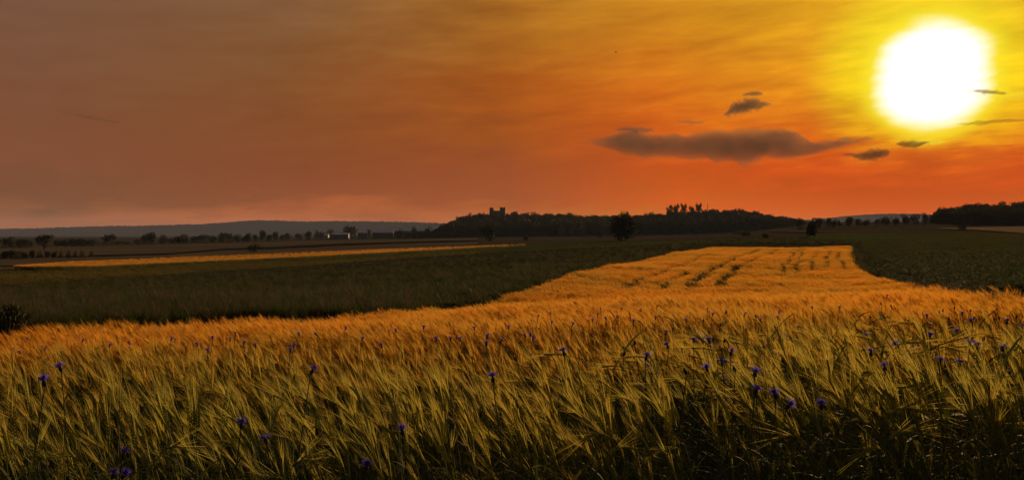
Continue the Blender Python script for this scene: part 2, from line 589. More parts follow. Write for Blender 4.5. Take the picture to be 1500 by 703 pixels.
patch('field_plain', [(-80, 363), (120, 362), (300, 358), (450, 354), (620, 351), (700, 349)],
      [(-80, 390), (30, 390), (150, 384), (300, 376), (450, 370), (620, 363.5), (700, 360.5)], M['g_brown'], nx=70)
patch('field_bank', [(130, 375.5), (250, 372.5), (330, 365.5), (400, 363), (500, 358), (640, 354), (700, 353)],
      [(130, 377.5), (250, 374), (330, 367.5), (400, 366), (500, 361), (640, 356), (700, 354.5)], M['g_bank'], 0.3, ny=3)
patch('field_dry_grass', [(-80, 396), (30, 392), (150, 390), (300, 386.5), (450, 381), (600, 372), (720, 365)],
      [(-80, 424), (30, 417), (150, 411), (300, 399), (450, 390), (600, 379), (720, 371)], M['g_olive'], 0.05)
patch('field_green', [(240, 387), (300, 383), (450, 376.5), (600, 368.5), (700, 362.5), (900, 356), (1030, 354)],
      [(240, 389), (300, 387), (450, 383), (600, 378), (700, 372), (900, 362), (1030, 357)], M['g_green'], 0.12)
patch('field_dark', [(-80, 424), (30, 417), (150, 411), (300, 399), (450, 390), (600, 379), (720, 371), (900, 362), (1030, 357)],
      [(-80, 474), (100, 470), (300, 454), (550, 450), (700, 428), (872, 388), (960, 370), (1030, 358)], M['g_dark'], 0.04, ny=16, ymin=19)
patch('field_right', [(1262, 352), (1320, 346), (1400, 340), (1500, 343), (1900, 343)],
      [(1262, 366), (1320, 392), (1400, 414), (1500, 415), (1900, 415)], M['g_rfield'], 0.04, ny=16, ymin=30)
patch('field_verge', [(1370, 335.2), (1430, 334), (1500, 333), (1900, 333)],
      [(1370, 335.6), (1430, 338), (1500, 343), (1900, 344)], M['g_track'], 0.15, ny=4, ymin=100)
patch('field_verge', [(1130, 339.5), (1180, 338.5), (1225, 339.5)],
      [(1130, 340.2), (1180, 341.4), (1225, 340)], M['g_brown'], 0.15, nx=30, ny=3, ymin=140)

# ------------------------------------------------------------------ hills on the horizon


def ridge(name, pts, Y, depth, mat, base, rough=2.0, seed=1):
    rng = np.random.default_rng(seed)
    xs = np.arange(pts[0][0], pts[-1][0], 1.2)
    top = np.interp(xs, *zip(*pts))
    n = len(xs)
    g = G()
    prof = [(-1, 0), (-0.72, .22), (-0.45, .55), (-0.22, .84), (-0.08, .97), (0, 1.0), (.3, .8), (1, 0)]
    nz = rng.normal(0, 1, (len(prof), n))
    kern = np.ones(3) / 3
    nz = np.array([np.convolve(q, kern, 'same') for q in nz])
    for j, (dy, hh) in enumerate(prof):
        yy = Y + dy * depth
        for k in range(n):
            zt = EYE + (HY - top[k]) * Y / F
            z = base + (zt - base) * hh
            g.v.append(((xs[k] - CX) / F * yy, yy + nz[j, k] * 9, z + nz[j, k] * rough * (0.3 if hh < .1 else 1)))
    for j in range(len(prof) - 1):
        for k in range(n - 1):
            a = j * n + k
            g.f.append((a, a + 1, a + n + 1, a + n))
            g.mi.append(0)
    return tag(link(name, g.mesh(name, [mat])), kind='structure')


M['hill'] = groundmat('hill_forest', [(.04, .048, .05), (.055, .062, .06), (.075, .078, .075)], (0.002, 0.01, 0.05))
ridge('hills', [(-500, 336), (-200, 337), (0, 335.2), (60, 334.2), (130, 331.6), (210, 330.4), (275, 328.6), (300, 328), (340, 324.8),
                (380, 322.3), (405, 323.2), (440, 324.4), (500, 323.8), (560, 324.4), (625, 326.2), (700, 328), (780, 335)], 7500, 600, M['hill'], -95, 3.4, 3)
ridge('hills', [(1080, 326), (1150, 324), (1190, 321.5), (1240, 316.5), (1290, 313.2), (1345, 313.0), (1385, 316), (1420, 319), (1500, 320), (1700, 322)],
      7900, 500, M['hill'], 0, 2.0, 5)
ridge('hills', [(760, 331), (850, 330), (950, 329), (1100, 328), (1180, 325.5)], 7000, 700, M['hill'], -60, 2.0, 7)

# ------------------------------------------------------------------ air: pale haze round the whole scene
hm, n = new_mat('haze')
pv = n.n('ShaderNodeVolumePrincipled')
pv.inputs['Color'].default_value = (0.52, 0.62, 0.88, 1)
pv.inputs['Density'].default_value = 3.4e-5
out = n.n('ShaderNodeOutputMaterial')
n.l(pv.outputs[0], out.inputs['Volume'])
g = G()
g.box((0, 0, 2.5), (17000, 17000, 185))
tag(link('haze', g.mesh('haze', [hm])), kind='stuff')

# ------------------------------------------------------------------ clouds: lens-shaped bodies of thin vapour, 6 km off


def cloud(pts, thick, Y, dens, seed, label, colr=(.31, .31, .27), aniso=0.0):
    """pts: outline rows (px, top, bottom). Built as a lumpy lens that thins to nothing at its rim."""
    rng = np.random.default_rng(seed)
    xs = np.array([p[0] for p in pts], float)
    nx, nc = 150, 17
    q = np.linspace(xs[0], xs[-1], nx)
    tp, bt = np.interp(q, xs, [p[1] for p in pts]), np.interp(q, xs, [p[2] for p in pts])
    sm = np.array([.2, .6, .2])
    jt = np.convolve(rng.normal(0, 1.3, nx), np.ones(5) / 5, 'same')
    jb = np.convolve(rng.normal(0, 1.3, nx), np.ones(5) / 5, 'same')
    hgt = bt - tp
    tp = tp + jt * np.minimum(3.2, hgt * .30)
    bt = bt + jb * np.minimum(3.2, hgt * .30)
    g_ = G()
    mid = (tp + bt) / 2
    lump = rng.normal(0, 1, (nx, nc))
    for _ in range(6):
        lump = (lump + np.roll(lump, 1, 0) + np.roll(lump, -1, 0) + np.roll(lump, 1, 1) + np.roll(lump, -1, 1)) / 2.6
    lump = np.clip(lump, -1.5, 1.5)
    for k in range(nx):
        for s in range(2):
            for j in range(nc):
                w = -1 + 2 * j / (nc - 1)
                yy = mid[k] - w * (tp[k] - bt[k]) / 2
                th = thick * max(0, 1 - w * w) ** 1.3 * min(1, (hgt[k] / max(hgt)) ** .6 + .1) * (1 + .05 * lump[k, j]) * min(1, k / 14, (nx - 1 - k) / 14)
                if k in (0, nx - 1):
                    th = 0
                p = at(q[k], yy, Y)
                # bulge towards and away from the viewer, horizontally
                g_.v.append((p.x, p.y + (th if s else -th) + (0.01 if s else 0), p.z))
    st = 2 * nc
    for k in range(nx - 1):
        for j in range(nc - 1):
            a = k * st + j
            g_.f.append((a, a + 1, a + st + 1, a + st))
            b = a + nc
            g_.f.append((b, b + st, b + st + 1, b + 1))
        g_.f.append((k * st, k * st + st, k * st + st + nc, k * st + nc))
        e = k * st + nc - 1
        g_.f.append((e, e + nc, e + nc + st, e + st))
    g_.f.append(tuple(range(nc)) + tuple(range(2 * nc - 1, nc - 1, -1)))
    e = (nx - 1) * st
    g_.f.append(tuple(e + i for i in range(nc - 1, -1, -1)) + tuple(e + nc + i for i in range(nc)))
    g_.mi = [0] * len(g_.f)
    cm, n_ = new_mat('cloud_vapour')
    v_ = n_.n('ShaderNodeVolumePrincipled')
    v_.inputs['Color'].default_value = (*colr, 1)
    v_.inputs['Density'].default_value = 1.35 * dens / (2 * thick)
    v_.inputs['Anisotropy'].default_value = aniso
    o_ = n_.n('ShaderNodeOutputMaterial')
    n_.l(v_.outputs[0], o_.inputs['Volume'])
    me_ = g_.mesh('cloud', [cm], True)
    c_ = Vector((sum(v.co.x for v in me_.vertices), sum(v.co.y for v in me_.vertices), sum(v.co.z for v in me_.vertices))) / len(me_.vertices)
    for v in me_.vertices:
        v.co -= c_
    return tag(link('cloud', me_, None, c_), label, 'cloud', 'dark clouds near the sun')


cloud([(852, 206, 207), (868, 202, 211), (890, 198, 218), (905, 193, 226), (930, 189, 231), (945, 194, 234), (985, 196, 234), (1010, 194, 235),
       (1040, 189, 236), (1065, 187, 242), (1085, 185, 246), (1105, 185, 244), (1115, 185, 235), (1140, 186, 232), (1160, 190, 233), (1172, 198, 230),
       (1185, 206, 230), (1210, 206, 224), (1240, 202, 213), (1262, 202, 209), (1290, 203, 206)],
      260, 6000, 1.55, 11, 'long flat grey-brown cloud, the largest, left of and below the sun')
cloud([(1058, 168, 170), (1068, 160, 171), (1074, 150, 168), (1085, 146, 168), (1100, 143, 164), (1112, 147, 160), (1122, 150, 156), (1132, 153, 155)],
      110, 6000, 1.6, 12, 'small dark cloud hanging just above the long flat cloud')
cloud([(1086, 138, 140), (1098, 135, 141), (1110, 134, 141), (1118, 137, 140)], 50, 6000, 1.2, 13,
      'faint wisp of cloud touching the top of the small dark cloud')
cloud([(1232, 225, 227), (1248, 224, 230), (1262, 223, 235), (1278, 218, 236), (1292, 217, 232), (1304, 220, 226)],
      80, 6000, 1.6, 14, 'small ragged dark cloud below the sun, nearest the end of the long cloud', (.36, .22, .14))
cloud([(1312, 209, 211), (1322, 207, 216), (1338, 206, 217), (1352, 207, 213), (1362, 208, 210)],
      60, 6000, 1.4, 15, 'small dark cloud right under the sun', (.40, .22, .12))
cloud([(1425, 132, 134), (1440, 131, 137), (1455, 133, 138), (1475, 137, 140)], 40, 6000, 1.0, 16,
      'thin dark streak of cloud at right of the sun disc', (.40, .22, .10))
cloud([(896, 190, 191), (912, 186, 193), (935, 186, 194), (960, 190, 195)], 60, 5900, .8, 21,
      'faint wisp of cloud over the left end of the long flat cloud')
cloud([(990, 178, 179), (1005, 176, 182), (1022, 177, 182), (1034, 179, 181)], 40, 5900, .5, 22,
      'very faint short wisp of cloud above the middle of the long flat cloud')
cloud([(1395, 182, 183), (1430, 178, 184), (1470, 175, 181), (1530, 173, 178), (1600, 174, 176)], 60, 6000, .55, 17,
      'long faint reddish streak of cloud low at right of the sun', (.5, .22, .10))
cloud([(85, 164, 165), (110, 166, 171), (140, 171, 177), (165, 176, 181), (182, 180, 182)], 60, 6000, .35, 18,
      'faint slanting dark streak of cloud alone in the left sky', (.22, .18, .16))

cloud([(1326, 211, 212), (1340, 206, 214), (1358, 203, 213), (1372, 204, 211), (1386, 208, 210)], 40, 6400, .55, 19,
      'thin wisp of cloud glowing yellow under the sun', (.7, .95, .1), 0.35)
cloud([(1408, 134, 136), (1425, 130, 141), (1450, 128, 146), (1480, 128, 149), (1530, 130, 150)], 40, 6600, .22, 20,
      'pale yellow veil of cloud right of the sun behind a dark streak', (.7, .95, .1), 0.35)

# ------------------------------------------------------------------ barley


def barley_plant(rng, h, lean, nod, lod, parts=None):
    """Geometry of one barley stalk leaning to -x. parts: dict of G for separate parts, else one G with material slots."""
    if parts is None:
        gg = G()
        gs = {'stem': (gg, 0), 'leaf': (gg, 1), 'ear': (gg, 2), 'awns': (gg, 3)}
    else:
        gs = {k: (v, 0) for k, v in parts.items() if k != 'leaves'}
    az_ = rng.normal(0, 0.35)
    dx, dy = -math.cos(az_), math.sin(az_)
    ns = 7 if lod == 0 else 3
    pts = []
    ang, p = 0.02, Vector((0, 0, 0))
    pts.append(p.copy())
    for k in range(ns):
        f = (k + 1) / ns
        ang = lean * f ** 2.2
        p = p + Vector((dx * math.sin(ang), dy * math.sin(ang), math.cos(ang))) * (h / ns)
        pts.append(p.copy())
    g_, mi = gs['stem']
    if lod == 0:
        g_.tube(pts, [0.0021] * (ns - 2) + [0.0017, 0.0014, 0.0012], 4, mi, False)
    else:
        w = .004 if lod == 1 else .012
        g_.ribbon(pts, [w] * len(pts), (math.cos(az_ + 1.0), math.sin(az_ + 1.0), 0), mi)
    # ear
    ear = [p.copy()]
    L = rng.uniform(.065, .095)
    ne = 5 if lod == 0 else 2
    tang = Vector((0, 0, 1))
    for k in range(ne):
        a = ang + nod * (k + 1) / ne
        tang = Vector((dx * math.sin(a), dy * math.sin(a), math.cos(a)))
        p = p + tang * (L / ne)
        ear.append(p.copy())
    g_, mi = gs['ear']
    side = Vector((-dy, dx, 0))
    if lod == 0:
        g_.tube(ear, [.0016] * (ne + 1), 3, mi, False)
        ng = 20
        for k in range(ng):
            f = (k + .5) / ng
            q = f * ne
            i = min(int(q), ne - 1)
            c_ = ear[i].lerp(ear[i + 1], q - i)
            tg = (ear[i + 1] - ear[i]).normalized()
            nrm = tg.cross(side)
            sgn = 1.35 if k % 2 else -1.35
            d = (tg + side * (.42 * sgn)).normalized()
            ln, wd = .0078 * (1.1 - .5 * abs(f - .4)), .0029
            c_ = c_ + side * (.0024 * sgn)
            e = d.cross(nrm).normalized()
            vs_ = [c_ - d * .002, c_ + e * wd + d * .003, c_ + nrm * wd + d * .003, c_ - e * wd + d * .003, c_ - nrm * wd + d * .003, c_ + d * (ln * 1.7)]
            g_.add([tuple(v) for v in vs_], [(0, 2, 1), (0, 3, 2), (0, 4, 3), (0, 1, 4), (5, 1, 2), (5, 2, 3), (5, 3, 4), (5, 4, 1)], mi)
    else:
        if lod == 1:
            g_.tube([ear[0], ear[1], ear[2]], [.002, .0045, .002], 4, mi, False)
        else:
            g_.ribbon(ear, [.008, .016, .010], side, mi)
    # awns
    g_, mi = gs['awns']
    na_ = {0: 17, 1: 10, 2: 5}[lod]
    w0 = {0: .0012, 1: .0028, 2: .009}[lod]
    for k in range(na_):
        f = (k + .3) / na_
        q = f * ne
        i = min(int(q), ne - 1)
        c_ = ear[i].lerp(ear[i + 1], q - i)
        tg = (ear[i + 1] - ear[i]).normalized()
        nrm = tg.cross(side)
        fan = .085 if lod == 0 else .15
        d = (tg + side * rng.normal(0, fan) + nrm * rng.normal(0, fan * .8)).normalized()
        ln = rng.uniform(.10, .15) * (1.05 - .3 * f)
        m1 = c_ + d * (ln * .55)
        d2 = (d + tg * .12 + Vector((dx * .05, 0, -.05))).normalized()
        e_ = m1 + d2 * (ln * .45)
        q_ = rng.uniform(0, math.pi)
        sd = (d.cross(nrm).normalized() * math.cos(q_) + nrm * math.sin(q_)) * (w0 / 2)
        if lod == 0:
            g_.add([tuple(c_ - sd), tuple(c_ + sd), tuple(m1 + sd * .7), tuple(m1 - sd * .7), tuple(e_)], [(0, 1, 2, 3), (3, 2, 4)], mi)
        else:
            g_.add([tuple(c_ - sd), tuple(c_ + sd), tuple(e_)], [(0, 1, 2)], mi)
    # leaves
    g_, mi = gs['leaf']
    nl = {0: 3, 1: 1, 2: 1}[lod]
    for k in range(nl):
        hh = rng.uniform(.35, .86)
        q = hh * ns
        i = min(int(q), ns - 1)
        c_ = pts[i].lerp(pts[i + 1], q - i)
        fa = rng.uniform(0, 6.28)
        ox, oy = math.cos(fa), math.sin(fa)
        L_ = rng.uniform(.12, .22)
        nseg = 6 if lod == 0 else 3
        pp = [c_.copy()]
        a0, a1 = rng.uniform(.25, .7), rng.uniform(1.0, 2.6)
        for s in range(nseg):
            f = (s + 1) / nseg
            a = a0 + (a1 - a0) * f ** 1.5
            c_ = c_ + Vector((ox * math.sin(a), oy * math.sin(a), math.cos(a))) * (L_ / nseg)
            pp.append(c_.copy())
        w = {0: .0095, 1: .010, 2: .022}[lod]
        if parts is not None:
            g_ = G()
            parts['leaves'].append(g_)
        g_.ribbon(pp, [w * .7] + [w * math.sqrt(max(.02, 1 - ((s + 1) / nseg) ** 2)) for s in range(nseg)], (-oy, ox, 0.15), mi)
    return gs


BM = [M['stem'], M['leaf'], M['ear'], M['awn']]
PROTO = bpy.data.collections.new('barley_prototypes')      # sources for the field, not in the scene
TUFTS = bpy.data.collections.new('weed_prototypes')
CROWNS = bpy.data.collections.new('crown_prototypes')


def proto(colx, name, me_):
    o = bpy.data.objects.new(name, me_)
    colx.objects.link(o)
    return o


rng = random.Random(5)


class RNG(random.Random):
    def normal(self, a, b):
        return self.gauss(a, b)


prng = RNG(17)
N_NEAR, N_LODGED, N_MID, N_FAR = 14, 5, 6, 6
for k in range(N_NEAR):
    nod = prng.choice([.08, .15, .25, .3, .5, 1.0])
    gs = barley_plant(prng, prng.uniform(.80, .93), prng.uniform(.05, .42), nod, 0)
    proto(PROTO, f'a_{k:02d}', gs['stem'][0].mesh('barley_near', BM))

for k in range(N_NEAR, N_NEAR + N_LODGED):               # stalks the wind has laid over
    gs = barley_plant(prng, prng.uniform(.95, 1.15), prng.uniform(1.1, 1.5), prng.uniform(.1, .5), 0)
    proto(PROTO, f'a_{k:02d}', gs['stem'][0].mesh('barley_lodged', BM))


def clump(lod, n_, size, hmin, hmax):
    g_ = G()
    for _ in range(n_):
        a = barley_plant(prng, prng.uniform(hmin, hmax), prng.uniform(.25, .6), prng.uniform(.1, .7), lod)['stem'][0]
        x, y = prng.uniform(-size, size) / 2, prng.uniform(-size, size) / 2
        g_.add([(v[0] + x, v[1] + y, v[2]) for v in a.v], a.f)
        g_.mi[-len(a.f):] = a.mi
    return g_.mesh('barley_clump', BM)


for k in range(N_MID):
    proto(PROTO, f'b_{k:02d}', clump(1, 16, .30, .78, .94))
for k in range(N_FAR):
    proto(PROTO, f'c_{k:02d}', clump(2, 16, .46, .78, .95))


def scatter(name, pts, rots, scales, idx, coll, label=None, cat=None, parent=None):
    """One object whose points carry instances of the prototypes (uncountable ground cover)."""
    n_ = len(pts)
    me_ = bpy.data.meshes.new(name)
    me_.vertices.add(n_)
    me_.vertices.foreach_set('co', np.asarray(pts, np.float32).ravel())
    for nm, typ, arr, key in (('rot', 'FLOAT_VECTOR', rots, 'vector'), ('scl', 'FLOAT_VECTOR', scales, 'vector'), ('idx', 'INT', idx, 'value')):
        at_ = me_.attributes.new(nm, typ, 'POINT')
        at_.data.foreach_set(key, np.asarray(arr, np.int32 if typ == 'INT' else np.float32).ravel())
    o = link(name, me_)
    ng = bpy.data.node_groups.new(name, 'GeometryNodeTree')
    ng.interface.new_socket('Geometry', in_out='INPUT', socket_type='NodeSocketGeometry')
    ng.interface.new_socket('Geometry', in_out='OUTPUT', socket_type='NodeSocketGeometry')
    a = ng.nodes.new('NodeGroupInput')
    z = ng.nodes.new('NodeGroupOutput')
    ip = ng.nodes.new('GeometryNodeInstanceOnPoints')
    ci = ng.nodes.new('GeometryNodeCollectionInfo')
    ci.inputs['Collection'].default_value = coll
    ci.inputs['Separate Children'].default_value = True
    ci.inputs['Reset Children'].default_value = True
    ip.inputs['Pick Instance'].default_value = True

    def attr(nm, typ):
        q = ng.nodes.new('GeometryNodeInputNamedAttribute')
        q.data_type = typ
        q.inputs['Name'].default_value = nm
        return q.outputs['Attribute']
    L_ = ng.links.new
    L_(a.outputs[0], ip.inputs['Points'])
    L_(ci.outputs[0], ip.inputs['Instance'])
    L_(attr('idx', 'INT'), ip.inputs['Instance Index'])
    L_(attr('rot', 'FLOAT_VECTOR'), ip.inputs['Rotation'])
    L_(attr('scl', 'FLOAT_VECTOR'), ip.inputs['Scale'])
    L_(ip.outputs[0], z.inputs[0])
    md = o.modifiers.new('cover', 'NODES')
    md.node_group = ng
    return tag(o, label, cat, kind='stuff')


LEFT = [(-7.3, 2.3), (-5.8, 10), (-1.3, 33), (4.0, 52), (12.4, 82), (26.8, 120), (28, 125)]
RIGHT = [(4.2, 2.3), (6.8, 12), (10, 20), (18, 40), (20.8, 50), (26.4, 68), (36.2, 95), (48, 125)]
XL = lambda y: np.interp(y, [p[1] for p in LEFT], [p[0] for p in LEFT])
XR = lambda y: np.interp(y, [p[1] for p in RIGHT], [p[0] for p in RIGHT])
nr_ = np.random.default_rng(8)


def wave(X, Y):                                      # slow swells of crop height
    return .5 + .25 * np.sin(X * 1.3 + .8 * np.sin(Y * .9)) + .25 * np.sin(Y * 1.7 + X * .6)


pts, rots, scl, idx = [], [], [], []


def put_barley(X, Y, base, n_, s, tilt=.10):
    k = len(X)
    z = T(X, Y)
    pts.append(np.stack([X, Y, z], 1))
    rots.append(np.stack([nr_.normal(0, tilt, k), nr_.normal(-.04, tilt, k), nr_.normal(0, .5, k)], 1))
    scl.append(np.stack([s, s, s], 1))
    idx.append(base + nr_.integers(0, n_, k))


# near: single stalks
Yn = 2.55
k = 11500
X, Y = nr_.uniform(-9, 9, k), nr_.uniform(Yn, 8.2, k)
keep = (X > XL(Y)) & (X < XR(Y)) & (np.abs(X) < .68 * Y + .9)
X, Y = X[keep], Y[keep]
s = (.88 + .16 * wave(X, Y)) * nr_.uniform(.90, 1.08, len(X))
ss = lambda v, a, b: (lambda q: q * q * (3 - 2 * q))(np.clip((v - a) / (b - a), 0, 1))
rise = ss(X / Y, .08, .30) * ss(Y, 5.0, 3.2)
s = np.where(Y < 2.95, s * np.where(nr_.uniform(0, 1, len(X)) < .3 * (1 - ss(X / Y, .05, .25)), nr_.uniform(.80, .95, len(X)), nr_.uniform(.97, 1.05, len(X))), s) * (1 + .11 * rise)
put_barley(X, Y, 0, N_NEAR, s)
k = 120                                              # laid-over stalks at the right front
Y = nr_.uniform(3.0, 4.4, k)
X = Y * nr_.normal(.40, .12, k)
put_barley(X, Y, N_NEAR, N_LODGED, nr_.uniform(1.12, 1.32, k))
rots[-1][:, 2] = np.where(nr_.uniform(0, 1, k) < .6, nr_.normal(0, .5, k), nr_.normal(3.0, .6, k))
# outer flanks and middle distance: tufts of stalks
k = 26000
X, Y = nr_.uniform(-9, 20, k), nr_.uniform(Yn, 42, k)
keep = (X > XL(Y)) & (X < XR(Y)) & ((Y > 7.2) | (np.abs(X) > .68 * Y + .9)) & (np.abs(X) < .9 * Y + 4)
X, Y = X[keep], Y[keep]
put_barley(X, Y, N_NEAR + N_LODGED, N_MID, (.90 + .14 * wave(X * .6, Y * .6)) * nr_.uniform(.92, 1.06, len(X)))
# far side of the dip
GAPS = []                                            # wheel tracks and lodged spots
for line in ([(1018, 425), (1022, 408), (1040, 394), (1078, 377), (1112, 364)], [(1060, 425), (1066, 402), (1084, 389), (1108, 378), (1140, 364)],
             [(1150, 402), (1155, 388), (1165, 371), (1178, 362)], [(1172, 400), (1172, 386), (1177, 371), (1184, 363)],
             [(1196, 394), (1193, 378), (1200, 366)], [(968, 424), (984, 410), (1010, 394)], [(1246, 392), (1232, 376), (1230, 366)], [(905, 424), (940, 408), (985, 390), (1040, 370)], [(1218, 390), (1214, 376), (1219, 367)]):
    q = np.array([hit(*p, CH, 30) for p in line if p[1] < 426])
    GAPS.append(('line', q, .50 if len(line) > 4 else .36))
for (a, b, w, h_) in ((930, 402, 30, 3.2), (948, 391, 22, 2.2), (908, 392, 14, 1.5), (990, 387, 9, 1.6), (1046, 393, 7, 1.6), (1170, 406, 8, 2.2), (1205, 404, 14, 2.5),
                      (1000, 428, 18, 3), (1240, 412, 16, 2.5), (960, 398, 16, 1.3), (1110, 372, 12, 1.0)):
    GAPS.append(('spot', a, b, w, h_))


def in_gap(X, Y):
    z = T(X, Y) + CH
    pxx = CX + F * X / Y
    pyy = HY - (z - EYE) * F / Y
    m_ = np.zeros(len(X), bool)
    for g_ in GAPS:
        if g_[0] == 'line':
            q, w = g_[1], g_[2]
            o_ = np.argsort(q[:, 1])
            xx = np.interp(Y, q[o_, 1], q[o_, 0]) + .10 * np.sin(Y * .35)
            m_ |= (np.abs(X - xx) < w) & (Y > q[:, 1].min()) & (Y < q[:, 1].max())
        else:
            _, a, b, w, h_ = g_
            m_ |= (((pxx - a) / w) ** 2 + ((pyy - b) / h_) ** 2 < 1 + .4 * np.sin(pxx * .7)) & (nr_.uniform(0, 1, len(X)) < .72)
    mott = np.sin(X * .55 + 2.2 * np.sin(Y * .11)) * np.sin(Y * .27 + 1.7 * np.sin(X * .31)) + .5 * np.sin(X * 1.9 + Y * .5) * np.sin(Y * .8)
    m_ |= (mott > .45) & (nr_.uniform(0, 1, len(X)) < .62)
    return m_


k = 125000
X, Y = nr_.uniform(-3, 49, k), nr_.uniform(30, 126, k)
keep = (X > XL(Y)) & (X < XR(Y)) & (Y > 33 + nr_.uniform(0, 9, k)) & (Y < 120 + (X - 27) * .26)
X, Y = X[keep], Y[keep]
gp = in_gap(X, Y) & (nr_.uniform(0, 1, len(X)) < .97)
X, Y = X[~gp], Y[~gp]
put_barley(X, Y, N_NEAR + N_LODGED + N_MID, N_FAR, (.88 + .16 * wave(X * .3, Y * .3)) * nr_.uniform(.9, 1.06, len(X)))
scatter('barley_field', np.concatenate(pts), np.concatenate(rots), np.concatenate(scl), np.concatenate(idx), PROTO)

# the narrow far strip of the same crop on the plain
YU = [(25, 391.2), (100, 384.5), (300, 376), (450, 370), (600, 364.2), (700, 360.6), (800, 356.4)]
YLo = [(25, 392), (150, 390.5), (300, 383.5), (450, 376.5), (600, 368.5), (700, 363), (800, 358)]
pts, rots, scl, idx = [], [], [], []
qx, qy = [], []
for _ in range(9000):
    a = rng.uniform(25, 770)
    b = np.interp(a, *zip(*YU)) + (np.interp(a, *zip(*YLo)) - np.interp(a, *zip(*YU))) * rng.random()
    if a > 560 and rng.random() < (a - 560) / 230:
        continue
    X_, Y_ = hit(a, b, .8, 100)
    qx.append(X_)
    qy.append(Y_)
put_barley(np.array(qx), np.array(qy), N_NEAR + N_LODGED + N_MID, N_FAR, nr_.uniform(1.0, 1.25, len(qx)))
scatter('barley_strip', np.concatenate(pts), np.concatenate(rots), np.concatenate(scl), np.concatenate(idx), PROTO)

# front-row stalks, each its own thing
BP = []
for k in range(14):
    parts = {q: G() for q in ('stem', 'leaf', 'ear', 'awns')}
    parts['leaves'] = []
    lean = prng.uniform(.12, .5)
    nod = prng.choice([.08, .15, .2, .3, .4, .7])
    if k >= 11:
        nod, lean = prng.uniform(1.2, 1.7), prng.uniform(.5, .8)
    barley_plant(prng, .86, lean, nod, 0, parts)
    BP.append(dict(stem=parts['stem'].mesh('stem', [M['stem']]), leaf=[l_.mesh('leaf', [M['leaf']]) for l_ in parts['leaves']],
                   ear=parts['ear'].mesh('ear', [M['ear']]), awns=parts['awns'].mesh('awns', [M['awn']]), tip=parts['ear'].v[-1], nod=nod))


def barley_stalk(k, X, Y, z_ear, rz, label, tilt=0.0):
    """A stalk whose ear tip stands at height z_ear over the ground at X, Y."""
    b = BP[k]
    o = link('barley_stalk', None, None, (X, Y, float(T(X, Y))))
    s_ = z_ear / b['tip'][2]
    o.rotation_euler = (0, tilt, rz)
    o.scale = (s_, s_, s_)
    tag(o, label, 'barley', 'barley stalks along the front edge of the field')
    link('stem', b['stem'], o)
    for l_ in b['leaf']:
        link('leaf', l_, o)
    e = link('ear', b['ear'], o)
    link('awns', b['awns'], e)
    return o


FRONT = 'upright green-gold barley stalk with a long-awned ear leaning left at the front edge'
for k in range(200):
    Y_ = rng.uniform(2.36, 2.75)
    X_ = rng.uniform(-.62, .62) * Y_
    right = X_ / Y_ > .28
    barley_stalk(rng.randrange(11), X_, Y_, (rng.uniform(.82, .95) if rng.random() < .4 else rng.uniform(.95, 1.06)) if not right else rng.uniform(1.0, 1.1), rng.gauss(0, .5), FRONT, rng.gauss(0, .08))
for (a, b, k, rz, lab) in ((285, 668, 11, 2.9, 'pale barley stalk with its ear bent over to the right, awns fanned, lower left'),
                           (385, 688, 12, 0.3, 'barley stalk with a drooping ear at the bottom edge, left of centre'),
                           (480, 672, 13, 2.6, 'pale barley stalk with a short thick ear bent right, low left of centre'),
                           (838, 638, 11, 0.4, 'barley stalk with a small bright bent ear in the dark stems at centre'),
                           (930, 684, 12, 3.0, 'barley stalk with an ear nodding level at the bottom, right of centre'),
                           (1120, 645, 13, 0.2, 'barley stalk bent nearly flat, ear pointing right over the dark stems'),
                           (1215, 655, 12, 0.1, 'barley stalk with a hanging pale ear in the shade at right'),
                           (1330, 610, 11, 2.8, 'barley stalk with a bent bright ear against the dark stems at right'),
                           (1350, 648, 13, 3.1, 'barley stalk with a level pale ear low among dark stems at far right')):
    Y_ = 2.36
    p = at(a, b, Y_)
    kb = BP[k]
    s_ = (p.z + .02) / kb['tip'][2]
    tx = kb['tip'][0] * s_ * math.cos(rz)
    barley_stalk(k, p.x - tx, Y_, p.z + .02, rz, lab)

# ------------------------------------------------------------------ cornflowers


